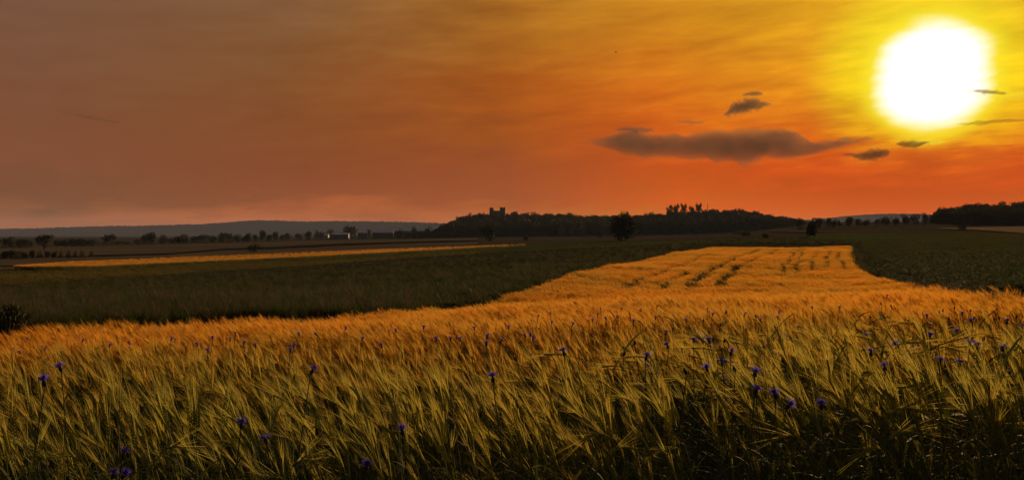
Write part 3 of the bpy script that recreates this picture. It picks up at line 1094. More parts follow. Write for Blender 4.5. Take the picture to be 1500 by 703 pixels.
def flower_parts(seed, pale=False):
    q = RNG(seed)
    ca = G()
    pts_ = [(0, 0, 0), (0, 0, .003), (0, 0, .009), (0, 0, .014), (0, 0, .017)]
    ca.tube(pts_, [.0015, .0045, .0058, .0042, .003], 8)
    for k in range(14):
        a = k * 2.4
        z = .004 + .0007 * k
        r = .0058
        ca.add([(r * math.cos(a - .3), r * math.sin(a - .3), z), (r * math.cos(a + .3), r * math.sin(a + .3), z), (r * 1.1 * math.cos(a), r * 1.1 * math.sin(a), z + .004)], [(0, 1, 2)])
    pe = G()
    for k in range(10):
        a = k * 6.283 / 10 + q.uniform(-.2, .2)
        up = q.uniform(.25, .75)
        d = Vector((math.cos(a) * math.cos(up), math.sin(a) * math.cos(up), math.sin(up)))
        s = Vector((-math.sin(a), math.cos(a), 0))
        n_ = d.cross(s)
        b0 = Vector((0, 0, .016))
        L_ = q.uniform(.014, .019)
        neck = b0 + d * (L_ * .45)
        for w in range(5):                                  # five-lobed trumpet
            t0, t1 = -1.2 + w * .48, -1.2 + (w + 1) * .48
            tm = (t0 + t1) / 2
            f0 = neck + (s * math.sin(t0) + n_ * math.cos(t0) * .5) * .0042 + d * (L_ * .3)
            f1 = neck + (s * math.sin(t1) + n_ * math.cos(t1) * .5) * .0042 + d * (L_ * .3)
            tip = neck + (s * math.sin(tm) * 1.5 + n_ * math.cos(tm) * .7) * .0055 + d * (L_ * .62)
            pe.add([tuple(b0), tuple(f0), tuple(tip), tuple(f1)], [(0, 1, 2, 3)])
    for k in range(16):                                     # inner florets
        a = k * 2.4
        r = .0045 * math.sqrt(k / 16)
        b0 = Vector((r * .5 * math.cos(a), r * .5 * math.sin(a), .015))
        t_ = Vector((r * 1.6 * math.cos(a), r * 1.6 * math.sin(a), .027 + q.uniform(-.002, .002)))
        pe.tube([b0, b0.lerp(t_, .6), t_], [.0008, .0012, .0007], 4, 1)
    return ca.mesh('calyx', [M['calyx']], True), pe.mesh('petals', [M['petal_pale' if pale else 'petal'], M['floret']])


def bud_mesh():
    b = G()
    b.tube([(0, 0, 0), (0, 0, .003), (0, 0, .009), (0, 0, .015), (0, 0, .019), (0, 0, .023)], [.0015, .004, .0055, .0045, .003, .0012], 8)
    return b.mesh('calyx', [M['calyx']], True)


def stem_meshes(seed):
    """Flower stem of unit height 1 m (top at origin side z=1) and its narrow leaves."""
    q = RNG(seed)
    g_ = G()
    pp = []
    bx, by = q.normal(0, .04), q.normal(0, .04)
    for k in range(7):
        f = k / 6
        pp.append((bx * math.sin(f * 3.14), by * math.sin(f * 3.14), f))
    g_.tube(pp, [.0028, .0026, .0024, .0022, .0019, .0016, .0015], 5)
    lv = []
    for k in range(5):
        f = .55 + .09 * k
        a = k * 2.4 + q.uniform(0, 1)
        i = min(int(f * 6), 5)
        c_ = Vector(pp[i]).lerp(Vector(pp[i + 1]), f * 6 - i)
        L_ = q.uniform(.05, .10)
        r_ = []
        for s in range(5):
            u_ = s / 4
            r_.append(c_ + Vector((math.cos(a) * L_ * u_ * .8, math.sin(a) * L_ * u_ * .8, L_ * (u_ * .9 - .5 * u_ * u_))))
        w = G()
        w.ribbon(r_, [.003, .005, .005, .0035, .0006], (-math.sin(a), math.cos(a), 0))
        lv.append(w.mesh('leaf', [M['fstem']]))
    return g_.mesh('stem', [M['fstem']]), lv


FL = [flower_parts(40 + k) for k in range(4)]
FLP = flower_parts(60, True)
BUD = bud_mesh()
ST = [stem_meshes(70 + k) for k in range(4)]
nflower = [0]


def place_flower(pxx, pyy, label, kind='flower', group='cornflowers standing in the barley', above=.07, Yf=None, tilt=None, size=1.0, petals=True):
    if Yf is None:
        if pyy > 566:
            Yf = 2.32
        else:
            _, Yf = hit(pxx, pyy, CH + above, 2.4)
    p = at(pxx, pyy + 4 * min(1, 2.6 / Yf), Yf)
    g0 = float(T(p.x, p.y))
    h = p.z - g0
    k = nflower[0]
    nflower[0] += 1
    nm = 'cornflower' if kind == 'flower' else 'cornflower_bud'
    o = link(nm, None, None, (p.x, p.y, g0))
    tag(o, label, 'flower' if kind == 'flower' else 'flower bud', group)
    o.rotation_euler = (0, 0, rng.uniform(0, 6.28))
    sm_, lv = ST[k % 4]
    s_ = link('stem', sm_, o)
    s_.scale = (1, 1, h)
    if Yf < 7:
        for l_ in lv[2:] if Yf > 4 else lv:
            q = link('leaf', l_, o)
            q.location.z = h - 1.0
    if kind == 'flower':
        ca, pe = FLP if petals == 'pale' else FL[k % 4]
    else:
        ca, pe = BUD, None
    c_ = link('calyx', ca, o, (0, 0, h - .001))
    c_.scale = (size,) * 3
    tl = tilt if tilt is not None else rng.gauss(0, .3)
    c_.rotation_euler = (tl, rng.gauss(0, .2), rng.uniform(0, 6))
    if pe is not None:
        link('petals', pe, c_)
    return o


NEARF = [
    (1151, 593, 'bright violet cornflower, the largest and lowest of the right-hand cluster'),
    (1105, 574, 'bright violet cornflower left of and above the largest right-hand bloom'),
    (1137, 580, 'faded mauve cornflower between the two brightest blooms at right'),
    (1203, 596, 'dull violet cornflower half hidden in shade, right of the largest bloom'),
    (1105, 548, 'dark-cupped cornflower above the bright blooms at right'),
    (353, 623, 'violet-blue cornflower alone in the left foreground, upper of two'),
    (391, 646, 'violet-blue cornflower of the left foreground, lower right of two'),
    (179, 666, 'violet cornflower low at far left above the pair at the bottom edge'),
    (164, 697, 'violet cornflower at the bottom edge, left one of a touching pair'),
    (178, 696, 'violet cornflower at the bottom edge, right one of a touching pair'),
    (536, 684, 'dim blue cornflower near the bottom edge left of centre'),
    (590, 633, 'dim blue cornflower among stems left of centre, above the bottom one'),
    (90, 540, 'tall violet cornflower with dark leaves at far left'),
    (66, 562, 'small dark cornflower beside the tall one at far left'),
    (455, 544, 'flat-topped violet cornflower on an open stem left of centre'),
    (722, 556, 'flat-topped mauve cornflower near the middle of the foreground'),
    (827, 518, 'small violet cornflower right of the middle, above the leaning ears'),
    (1016, 500, 'bright violet cornflower among dark buds, right of the middle'),
    (1041, 500, 'ragged cornflower just right of a bright one among dark buds'),
    (980, 507, 'dark drooping cornflower left of the bright one among buds'),
    (945, 524, 'faint mauve cornflower low left of the bud cluster'),
    (1070, 517, 'faded blue cornflower under the bud cluster at right'),
    (1058, 532, 'violet cornflower below the bud cluster, left of a black bud'),
    (1036, 540, 'spread mauve cornflower low in the bud cluster'),
    (1141, 493, 'upright violet cornflower with a stout stem right of the buds'),
    (1168, 482, 'violet cornflower on a bending stem right of centre'),
    (1090, 461, 'violet cornflower on a long slanting stem below the far crop'),
    (1141, 458, 'small dark violet cornflower next to the slanting one'),
    (1267, 493, 'dark cornflower with two spreading leaves at right'),
    (1317, 506, 'slender violet cornflower on a tall leafy stem at right'),
    (1276, 518, 'pair-headed faded blue cornflower low at right'),
    (1299, 434, 'tallest cornflower, standing against the far golden crop'),
    (1358, 464, 'small violet cornflower right of a curled leaf'),
    (1410, 460, 'mauve cornflower standing high near the right edge'),
    (1403, 487, 'round open cornflower showing its full face at right'),
    (1362, 492, 'cornflower with a thick dark cup left of the round open one'),
    (1425, 471, 'blurred violet cornflower behind the round open one'),
    (1475, 473, 'dark violet cornflower near the right edge'),
    (1497, 480, 'bright violet cornflower cut by the right edge'),
    (1420, 506, 'violet cornflower, left of a pair below the round open one'),
    (1433, 509, 'pink-lit cornflower, right of a pair below the round open one'),
    (1470, 512, 'dark cornflower on bent stem close to the right edge'),
    (1478, 508, 'mauve cornflower of the cluster close to the right edge'),
    (1376, 531, 'pale mauve cornflower lying on the lodged barley at right'),
    (1405, 534, 'large blurred mauve cornflower beside the lodged barley at right'),
    (1297, 540, 'very faint pink cornflower sunk in the lodged barley'),
]
for a, b, lab in NEARF:
    place_flower(a, b, lab, size=1.0 if b > 566 else rng.uniform(.85, 1.15))
place_flower(1190, 451, 'pale pinkish white cornflower among the violet ones', petals='pale')
FARL = 'tiny violet cornflower dotted among the far barley heads'
fl = [(20, 512), (65, 512), (30, 517), (190, 503), (305, 515), (290, 505), (337, 498), (357, 503), (430, 507), (425, 514), (375, 507), (312, 495), (345, 490),
      (640, 497), (660, 497), (715, 493), (712, 505), (675, 498), (770, 492), (560, 507), (465, 490), (438, 490), (530, 497), (788, 464), (806, 460), (838, 475),
      (875, 461), (888, 467), (903, 465), (928, 471), (868, 470), (808, 473), (712, 495), (732, 500), (777, 491), (780, 497), (975, 488), (1043, 461), (1062, 458),
      (1140, 466), (1230, 452), (1115, 470), (40, 497), (120, 500), (160, 507), (250, 497), (580, 485), (620, 480), (505, 482), (695, 482), (745, 480), (960, 466), (940, 455), (1005, 470)]
for a, b in fl:
    place_flower(a, b, FARL, group='tiny far cornflowers', above=.03)
BUDL = 'dark closed cornflower bud on a thin stem among the barley'
for a, b in [(1039, 486), (1044, 498), (1067, 500), (1078, 484), (1110, 486), (1132, 497), (1108, 463), (1030, 470), (1150, 475), (1209, 480), (1210, 478), (1227, 468),
             (1244, 480), (1291, 445), (1306, 448), (1376, 457), (1381, 455), (1398, 451), (1425, 467), (1430, 470), (1457, 467), (1464, 466), (1489, 464), (1390, 467), (1421, 455),
             (930, 502), (953, 510), (913, 518), (1077, 541), (1006, 544), (1060, 499), (1120, 508), (985, 482), (1012, 480), (1055, 476), (1090, 492), (1440, 497), (1350, 477),
             (1330, 470), (1275, 465), (172, 495), (880, 452), (910, 452), (962, 448), (1036, 452)]:
    place_flower(a, b, BUDL, 'bud', 'dark cornflower buds in the barley', above=.07)

# ------------------------------------------------------------------ weeds and low crops


def tuft(q, n_, h, spread, w, mat, droop=(.6, 1.8)):
    g_ = G()
    for _ in range(n_):
        a = q.uniform(0, 6.28)
        b0 = Vector((q.uniform(-spread, spread), q.uniform(-spread, spread), 0))
        L_ = h * q.uniform(.5, 1.2)
        a0, a1 = q.uniform(.05, .5), q.uniform(*droop)
        pp = [b0.copy()]
        for s in range(3):
            aa = a0 + (a1 - a0) * ((s + 1) / 3) ** 1.4
            b0 = b0 + Vector((math.cos(a) * math.sin(aa), math.sin(a) * math.sin(aa), math.cos(aa))) * (L_ / 3)
            pp.append(b0.copy())
        g_.ribbon(pp, [w, w * 1.1, w * .8, w * .1], (-math.sin(a), math.cos(a), 0))
    return g_.mesh('tuft', [mat])


M['dry'] = leafy('dry_weed', [(.07, .052, .034), (.10, .072, .045)], 0.3)
M['olive'] = leafy('olive_grass', [(.06, .062, .02), (.09, .082, .026), (.12, .10, .032)], 0.4, (1, .9, .5), 0.03)
for k in range(3):
    proto(TUFTS, f'a_{k}', tuft(prng, 34, .42, .16, .016, M['weed']))
for k in range(2):
    proto(TUFTS, f'b_{k}', tuft(prng, 26, .55, .12, .008, M['dry'], (.2, .9)))
for k in range(2):
    proto(TUFTS, f'c_{k}', tuft(prng, 30, .30, .16, .035, M['crop']))
proto(TUFTS, 'd_0', tuft(prng, 60, .5, .4, .03, M['olive'], (.3, 1.2)))


def cover(name, upper, lower, count, kinds, ymin, size=(.7, 1.2), far=0.0, ok=None):
    p_, r_, s_, i_ = [], [], [], []
    x0, x1 = max(upper[0][0], lower[0][0]), min(upper[-1][0], lower[-1][0])
    while len(p_) < count:
        a = rng.uniform(x0, x1)
        yu, yl = np.interp(a, *zip(*upper)), np.interp(a, *zip(*lower))
        if rng.random() * 90 > abs(yl - yu) + 4:
            continue
        b = rng.uniform(yu, yl)
        X_, Y_ = hit(a, b, 0, ymin)
        if ok and not ok(X_, Y_):
            continue
        p_.append((X_, Y_, float(T(X_, Y_))))
        r_.append((0, 0, rng.uniform(0, 6.28)))
        s = rng.uniform(*size) * (1 + far * Y_)
        s_.append((s, s, s * rng.uniform(.8, 1.1)))
        i_.append(rng.choice(kinds))
    return scatter(name, p_, r_, s_, i_, TUFTS)


outside = lambda X_, Y_: Y_ > 126 or X_ < XL(Y_) - .3 or X_ > XR(Y_) + .3
cover('weed_cover', [(-300, 430), (30, 417), (150, 411), (300, 399), (450, 390), (600, 379), (720, 371), (900, 362), (1030, 357)],
      [(-300, 496), (-60, 492), (100, 487), (300, 472), (550, 462), (700, 448), (872, 396), (960, 376), (1030, 360)], 11000, [0, 0, 1, 1, 2, 2, 3, 4], 13, (.6, 1.2), 0.0025, outside)
cover('grass_strip', [(-60, 396), (30, 393), (150, 391), (300, 387), (450, 381), (600, 373), (720, 366)],
      [(-60, 424), (30, 417), (150, 411), (300, 399), (450, 390), (600, 379), (720, 371)], 1800, [7, 7, 7, 0], 60, (.7, 1.1), .002)
cover('low_crop', [(1244, 356), (1262, 353), (1320, 347), (1400, 341), (1500, 344), (1850, 344)],
      [(1244, 366), (1262, 392), (1320, 420), (1400, 426), (1500, 426), (1850, 424)], 15000, [5, 6, 5, 6, 0], 13, (.5, .9), 0.002, lambda X_, Y_: Y_ > 126 or X_ > XR(Y_) + .15)
cover('green_crop', [(300, 383), (450, 377), (600, 369), (700, 363), (900, 356), (1030, 353), (1150, 350), (1260, 350)],
      [(300, 387), (450, 384), (600, 379), (700, 372), (900, 363), (1030, 359), (1150, 358), (1260, 358)], 2500, [5, 6, 0, 1], 100, (.8, 1.2), .002, outside)

p_, r_, s_, i_ = [], [], [], []
for _ in range(1500):
    Y_ = math.exp(rng.uniform(math.log(9), math.log(124)))
    lft = rng.random() < .6
    X_ = float(XL(Y_)) - abs(rng.gauss(0, .55)) if lft else float(XR(Y_)) + abs(rng.gauss(0, .55))
    p_.append((X_, Y_, float(T(X_, Y_))))
    r_.append((0, 0, rng.uniform(0, 6.28)))
    s = rng.uniform(.9, 1.9)
    s_.append((s, s, s))
    i_.append(rng.choice([0, 1, 2, 3, 4, 5]))
scatter('weed_margin', p_, r_, s_, i_, TUFTS)

# rows of dark bushy crop behind the field, far right of centre
p_, r_, s_, i_ = [], [], [], []
for k in range(34):
    a = 1178 + k * 4.0
    for j in range(16):
        b = 343.5 + j * .55 + (a - 1178) * .006
        X_, Y_ = hit(a + (b - 345) * 1.4, b, 0, 128)
        p_.append((X_, Y_, float(T(X_, Y_))))
        r_.append((0, 0, rng.uniform(0, 6.28)))
        s = rng.uniform(1.2, 1.7)
        s_.append((s, s, s * 1.3))
        i_.append(rng.choice([0, 1, 2]))
scatter('row_crop', p_, r_, s_, i_, TUFTS)

# ------------------------------------------------------------------ trees


def crown(q, lobes, n_leaf, leaf, mat, name='crown'):
    """Leaf clumps through the volume of several uneven lobes: (x, y, z, rx, rz)."""
    g_ = G()
    tot = sum(l[3] ** 2 * l[4] for l in lobes)
    for (x, y, z, rx, rz) in lobes:
        for _ in range(max(8, int(n_leaf * rx * rx * rz / tot))):
            while True:
                d = Vector((q.uniform(-1, 1), q.uniform(-1, 1), q.uniform(-1, 1)))
                if .05 < d.length < 1:
                    break
            r = d.length ** .45 * q.uniform(.86, 1.10)
            d = d.normalized() * r
            c_ = Vector((x + d.x * rx, y + d.y * rx, z + d.z * rz))
            a = Vector((q.gauss(0, 1), q.gauss(0, 1), q.gauss(0, 1))).normalized()
            b = a.cross(Vector((q.gauss(0, 1), q.gauss(0, 1), q.gauss(0, 1)))).normalized()
            s = leaf * q.uniform(.5, 1.3)
            g_.add([tuple(c_ - a * s), tuple(c_ + b * s * .55), tuple(c_ + a * s), tuple(c_ - b * s * .55)], [(0, 1, 2, 3)])
    return g_.mesh(name, [mat])


def trunk(q, h, r, limbs=4):
    g_ = G()
    top = (q.gauss(0, .03), q.gauss(0, .03), h)
    g_.tube([(0, 0, -.02), (0, 0, h * .1), (top[0] * .5, top[1] * .5, h * .5), top], [r * 1.4, r, r * .8, r * .4], 6)
    for k in range(limbs):
        a = k * 2.4 + q.uniform(0, 1)
        z0 = h * q.uniform(.45, .9)
        L_ = h * q.uniform(.35, .6)
        g_.tube([(0, 0, z0), (math.cos(a) * L_ * .5, math.sin(a) * L_ * .5, z0 + L_ * .4), (math.cos(a) * L_ * .8, math.sin(a) * L_ * .8, z0 + L_ * .9)],
                [r * .5, r * .35, r * .12], 4)
    return g_.mesh('trunk', [M['bark']])


# kinds of crown, all 1 m tall and about 1 m wide before scaling
def lob(q, n_, zc, spread, rz, r):
    return [(q.gauss(0, spread), q.gauss(0, spread), zc + q.gauss(0, rz), r * q.uniform(.7, 1.2), r * q.uniform(.65, 1.05)) for _ in range(n_)]


KIND = {}
q = RNG(91)
KIND['round'] = [(trunk(q, .45, .03), crown(q, lob(q, 8, .54, .18, .13, .26) + [(0, 0, .16, .36, .2)], 1000, .05, M['crown'])) for _ in range(3)]
KIND['bush'] = [(trunk(q, .4, .025), crown(q, lob(q, 7, .46, .22, .10, .27) + [(0, 0, .2, .38, .2)], 900, .055, M['crown'])) for _ in range(3)]
KIND['pale'] = [(trunk(q, .4, .025), crown(q, lob(q, 7, .46, .22, .10, .27) + [(0, 0, .2, .38, .2)], 900, .055, M['crown_pale'])) for _ in range(2)]
KIND['dense'] = [(trunk(q, .4, .03), crown(q, lob(q, 10, .55, .16, .16, .27) + [(0, 0, .16, .34, .18), (0, 0, .42, .42, .32)], 2200, .045, M['crown'])) for _ in range(2)]
KIND['tall'] = [(trunk(q, .7, .018), crown(q, [(q.gauss(0, .04), q.gauss(0, .04), .25 + .13 * k, .30 - .035 * k, .13) for k in range(6)], 700, .05, M['crown'])) for _ in range(2)]
KIND['open'] = [(trunk(q, .75, .03, 7), crown(q, lob(q, 9, .80, .20, .08, .14) + lob(q, 6, .50, .16, .12, .16), 800, .05, M['crown'])) for _ in range(3)]
KIND['lone'] = [(trunk(q, .5, .035, 6), crown(q, [(-.10, 0, .62, .30, .24), (.12, 0, .72, .30, .20), (.30, .05, .86, .20, .09), (-.25, 0, .66, .2, .2), (0, .1, .84, .28, .14), (.02, 0, .36, .14, .12)], 1400, .04, M['crown']))]
KIND['cone'] = [(trunk(q, .7, .02), crown(q, [(0, 0, .12 + .14 * k, .42 * (1 - k / 6.5), .12) for k in range(6)], 600, .05, M['crown'])) for _ in range(2)]
KIND['big'] = [(trunk(q, .3, .035, 6), crown(q, [(0, 0, .42, .42, .30), (-.2, 0, .55, .28, .22), (.2, .05, .52, .28, .25), (0, 0, .72, .30, .16), (.06, 0, .86, .17, .10), (.16, 0, .88, .08, .09),
                                                (-.04, 0, .93, .05, .07), (-.26, 0, .3, .24, .2), (.27, 0, .26, .24, .2), (0, 0, .13, .28, .13)], 3600, .035, M['crown']))]
for lst in KIND.values():
    for tr_, cr_ in lst:
        zm = max(v.co.z for v in cr_.vertices)
        xm = max(abs(v.co.x) for v in cr_.vertices) * 2
        for m_ in (tr_, cr_):
            for v in m_.vertices:
                v.co.x /= xm
                v.co.y /= xm
                v.co.z /= zm


def tree(kind, pxx, top, base, width, label, group=None, Y=None, name='tree', cat='tree', ymin=60):
    if Y is None:
        X_, Y = hit(pxx, base, 0, ymin)
    else:
        X_ = ray(pxx, base)[0] * Y
    z0 = float(T(X_, Y))
    h = at(pxx, top, Y).z - z0
    w = width * Y / F
    tr_, cr_ = rng.choice(KIND[kind])
    o = link(name, None, None, (X_, Y, z0 - .05))
    o.scale = (w, w, h)
    o.rotation_euler = (0, 0, rng.uniform(-.5, .5) if kind in ('lone', 'big') else rng.uniform(0, 6.28))
    tag(o, label, cat, group)
    link('trunk', tr_, o)
    link('crown', cr_, o)
    return o


ORD = ['first', 'second', 'third', 'fourth', 'fifth', 'sixth', 'seventh', 'eighth', 'ninth', 'tenth', 'eleventh', 'twelfth', 'thirteenth', 'fourteenth',
       'fifteenth', 'sixteenth', 'seventeenth', 'eighteenth', 'nineteenth', 'twentieth']
tree('lone', 65, 342.5, 369, 27, 'lone broad-topped tree with a bare trunk, far left, the tallest on the plain', 'trees on the left plain')
tree('big', 912, 307.5, 353, 42, 'big black tree with a ragged top standing alone before the middle wood')
tree('dense', 718, 329, 353.5, 32, 'round dark tree in front of the wooded hill below the ruin', ymin=200)
tree('dense', 1189, 318, 348, 25, 'solitary round dark tree just behind the golden field', ymin=200)
tree('bush', 770, 344, 353, 11, 'small dark bush right of the round tree below the ruin', name='bush', cat='bush', ymin=200)
tree('bush', 371, 356.5, 369.5, 25, 'single rounded black bush alone on the brown plain above the yellow strip', name='bush', cat='bush')
tree('bush', 1409, 326.5, 337, 17, 'low dark bush at the foot of the wood on the right', name='bush', cat='bush')
tree('bush', 1120, 341, 349, 16, 'low flat bush left of the solitary round tree', name='bush', cat='bush', ymin=150)
tree('bush', 1092, 338, 346, 26, 'wide low bush at the right foot of the middle wood', name='bush', cat='bush', ymin=200)
tree('bush', 878, 334, 348, 22, 'dark bush just left of the big black tree', name='bush', cat='bush', ymin=300)
tree('pale', 853, 329, 346, 14, 'greyish rounded shrub at the wood edge, left of the dark bush', name='shrub', cat='shrub', group='pale shrubs at the wood edge', ymin=500)
tree('pale', 838, 329, 346, 13, 'pinkish grey shrub at the wood edge, middle one of three', name='shrub', cat='shrub', group='pale shrubs at the wood edge', ymin=500)
tree('pale', 823, 328, 346, 16, 'pinkish grey shrub at the wood edge, leftmost of three', name='shrub', cat='shrub', group='pale shrubs at the wood edge', ymin=500)
# distant row on the left plain, left to right
row = [(-4, 346, 365, 14), (8, 347, 364, 14), (18, 345.5, 364, 11), (28, 350, 364, 13), (36, 348.5, 364, 16), (44, 352, 363, 10),
       (86, 350.5, 361, 16), (97, 349.5, 361, 16), (109, 348.8, 361, 18), (121, 348.8, 361, 18), (133, 350, 361, 16), (158, 342, 358.5, 21), (172, 353, 357.5, 12), (185, 354, 357.5, 14)]
for i, (a, b, c_, w) in enumerate(row):
    lab = ('dark tree of the far-left clump, %s from the left edge' % ORD[i] if i < 6 else
           'dark bush of the long hedge right of the lone tree, %s from its left end' % ORD[i - 6] if i < 11 else
           'neat ball-shaped dark tree right of the long hedge' if i == 11 else
           'low shrub right of the ball-shaped tree, %s' % ('nearer it' if i == 12 else 'farther from it'))
    isb = i >= 6 and i != 11
    tree('bush' if isb else 'round', a, b, c_, w * 1.25, lab, 'trees on the left plain', name='bush' if isb else 'tree', cat='bush' if isb else 'tree')
row2 = [(203, 349, 358, 12), (213, 342, 357.5, 14), (222, 339.5, 357.5, 17), (238, 343, 357, 13), (252, 349, 356.5, 10), (268, 342.5, 356.5, 23), (284, 345, 356, 14), (297, 342.5, 356, 18), (311, 344, 355, 12),
        (324, 339.5, 355, 13), (336, 340, 354.5, 14), (348, 342, 354, 13), (357, 346, 354, 9), (364, 340.5, 354, 12), (375, 343, 353.5, 11), (385, 336.5, 353.5, 11)]
for i, (a, b, c_, w) in enumerate(row2):
    tree(rng.choice(('round', 'dense', 'bush')) if w > 9 else 'tall', a, b, c_, w * rng.uniform(1.15, 1.5), 'dark tree of the row under the blue hills, %s from its left end' % ORD[i], 'trees on the left plain', ymin=300)
row3 = [(394, 343, 353, 11), (403, 339, 352.5, 12), (413, 343, 352, 10), (422, 340.5, 352, 13), (437, 341, 351.5, 13), (451, 338.5, 351, 15), (464, 336, 350.5, 9), (472, 338.5, 350.5, 12), (484, 335, 350, 12), (502, 340, 349.5, 8)]
for i, (a, b, c_, w) in enumerate(row3):
    tree(rng.choice(('round', 'dense', 'bush')) if w > 9 else 'tall', a, b, c_, w * rng.uniform(1.1, 1.45), 'dark tree between the lone black bush and the sheds, %s from the left' % ORD[i], 'trees on the left plain', ymin=300)
row4 = [(515, 329.5, 349, 24, 'broad dark tree with a rounded top left of the pale sheds'), (541, 335, 349, 11, 'narrow dark tree between two pale sheds'),
        (552, 342, 349, 11, 'low dark tree in front of the long grey shed, left'), (564, 343, 349, 12, 'low dark tree in front of the long grey shed, middle'),
        (573, 332, 344, 7, 'slim upright tree rising before the bright shed roof'), (584, 335, 349, 13, 'rounded tree before the right end of the bright shed roof'),
        (607, 331, 349, 15, 'dark tree right of the bright shed roof, the taller one'), (597, 339, 349, 10, 'small tree right of the rounded one by the bright roof'),
        (625, 331, 348.5, 15, 'dark tree at the left foot of the wooded hill'), (616, 340, 349, 14, 'low dark tree just left of the wooded hill')]
for a, b, c_, w, lab in row4:
    tree('tall' if w < 9 else rng.choice(('round', 'dense')), a, b, c_, w * 1.15, lab, 'trees by the sheds', ymin=300)
# row of dark bushes in front of the lone tree
fb = [(-3, 367, 380, 14), (7, 367.5, 380, 13), (17, 366, 380, 12), (27, 367, 380, 12), (37, 367.5, 379.5, 12), (47, 366, 379, 9), (58, 364.5, 378.5, 11), (69, 368, 378.5, 11), (79, 367, 378.5, 10),
      (89, 366, 378.5, 9), (100, 365, 378.5, 10), (110, 367, 378, 9), (120, 366, 378, 10), (134, 366, 377.5, 9)]
for i, (a, b, c_, w) in enumerate(fb):
    tree('cone' if i % 3 == 0 or i > 8 else 'dense', a, b - .5, c_, w * (1.45 if i < 6 else 1.2), 'black bush of the row before the lone tree, %s from the left' % ORD[i], 'row of black bushes before the lone tree', name='bush', cat='bush')
# right: scattered trees on the skyline between the woods
rt = [(1172, 317.5, 328, 13), (1199, 318.5, 328, 13), (1213, 318, 327.5, 11), (1221, 320, 327.5, 9), (1229, 321, 327.5, 7), (1243, 317.5, 327, 14), (1258, 319, 327, 12), (1268, 320.5, 327, 12),
      (1284, 320, 326.5, 9), (1298, 316.5, 326.5, 17), (1312, 317.5, 326.5, 11), (1327, 313, 326.5, 13), (1341, 312.5, 326.5, 14), (1354, 310.5, 327, 10)]
for i, (a, b, c_, w) in enumerate(rt):
    tree(rng.choice(('round', 'dense', 'bush')) if w > 8 else 'tall', a, b, c_ + .6, w * rng.uniform(1.15, 1.6), 'dark skyline tree between the two woods, %s from the left' % ORD[i], 'skyline trees between the woods', Y=560)
# tall open trees on the crest of the middle wood
for i, (a, b, w) in enumerate([(981, 299.5, 12), (991, 297.5, 13), (1002, 297, 14), (1013, 300.5, 11), (1023, 296.5, 15)]):
    tree('open', a, b, 319, w, 'tall thin-stemmed tree on the crest of the middle wood, %s from the left' % ORD[i], 'tall trees on the crest', Y=1215)
# shrub at the left edge of the field, and faint weeds by the strip
o = tree('dense', 10, 437, 492, 84, 'leafy shrub with a few pale blossoms at the left edge beside the barley', name='shrub', cat='shrub', Y=13.0)
g = G()
q = RNG(3)
for _ in range(26):
    a, r = q.uniform(0, 6.28), q.uniform(.1, .42)
    c_ = Vector((math.cos(a) * r, math.sin(a) * r, q.uniform(.78, .98) - r * .5))
    g.add([tuple(c_ + Vector((.012, 0, 0))), tuple(c_ + Vector((0, .012, .006))), tuple(c_ - Vector((.012, 0, 0))), tuple(c_ - Vector((0, .012, -.006)))], [(0, 1, 2, 3)])
link('blossom', g.mesh('blossom', [M['blossom']]), o)
for i, (a, b, c_, w) in enumerate([(4, 391, 402, 6), (27, 390.5, 402, 7)]):
    tree('pale', a, b, c_, w, 'thin weedy sapling at the left edge by the dry grass, %s' % ('left one' if i == 0 else 'right one'), 'weedy saplings', name='sapling', cat='sapling', ymin=150)

# woods: far-off masses of trees
for k, kd in enumerate(('round', 'round', 'bush', 'tall', 'round')):
    src = KIND[kd][k % len(KIND[kd])][1]
    proto(CROWNS, f'w_{k}', src)


def wood(name, edge, pxr, Y0, Y1, n_, hmin, hmax, seed):
    q_ = np.random.default_rng(seed)
    p_, r_, s_, i_ = [], [], [], []
    for _ in range(n_):
        a = q_.uniform(*pxr)
        y = q_.uniform(Y0, Y1)
        lim = np.interp(a, *zip(*edge))
        X_ = (a - CX) / F * y
        z = float(T(X_, y))
        top = EYE + (HY - lim) * y / F                # the skyline the canopy keeps under
        h = min(q_.uniform(hmin, hmax), max(top - z, 0) * (q_.uniform(1.04, 1.26) if q_.random() < .07 else q_.uniform(.66, 1.0)))
        if h < 2:
            continue
        w_ = h * q_.uniform(.75, 1.25) if h < 8 else h * q_.uniform(.6, 1.2)
        p_.append((X_, y, z - .3))
        r_.append((0, 0, q_.uniform(0, 6.28)))
        s_.append((w_, w_, h))
        i_.append(q_.integers(0, 5))
    return scatter(name, p_, r_, s_, i_, CROWNS)


wood('middle_wood', [(615, 346), (625, 340), (640, 334), (655, 325), (668, 319), (685, 313), (700, 312), (720, 311.5), (742, 311), (770, 312), (800, 311), (825, 310), (845, 313), (868, 315), (890, 313),
                     (930, 313), (965, 311), (980, 308), (1000, 308), (1030, 307), (1045, 305), (1060, 306), (1090, 307), (1110, 311), (1130, 315), (1160, 318), (1170, 322), (1190, 330)],
     (615, 1180), 1020, 1300, 1700, 8, 20, 4)
wood('right_wood', [(1362, 322), (1366, 314), (1374, 306), (1385, 302), (1400, 301), (1415, 297), (1435, 295.5), (1455, 297), (1475, 297), (1485, 295), (1500, 292), (1900, 294)],
     (1360, 1900), 610, 800, 1900, 7, 13, 6)

# ------------------------------------------------------------------ ruin on the hill, mast, sheds
YC = 1255.0
mp = YC / F


def hx(p):
    return (p - CX) / F * YC


def hz(p):
    return EYE + (HY - p) * YC / F


ruin = link('castle_ruin', None, None, (hx(730), YC, hz(316)))
tag(ruin, 'ruined stone castle with two towers joined by a low wall on the wooded hill', 'castle')
O = ruin.location


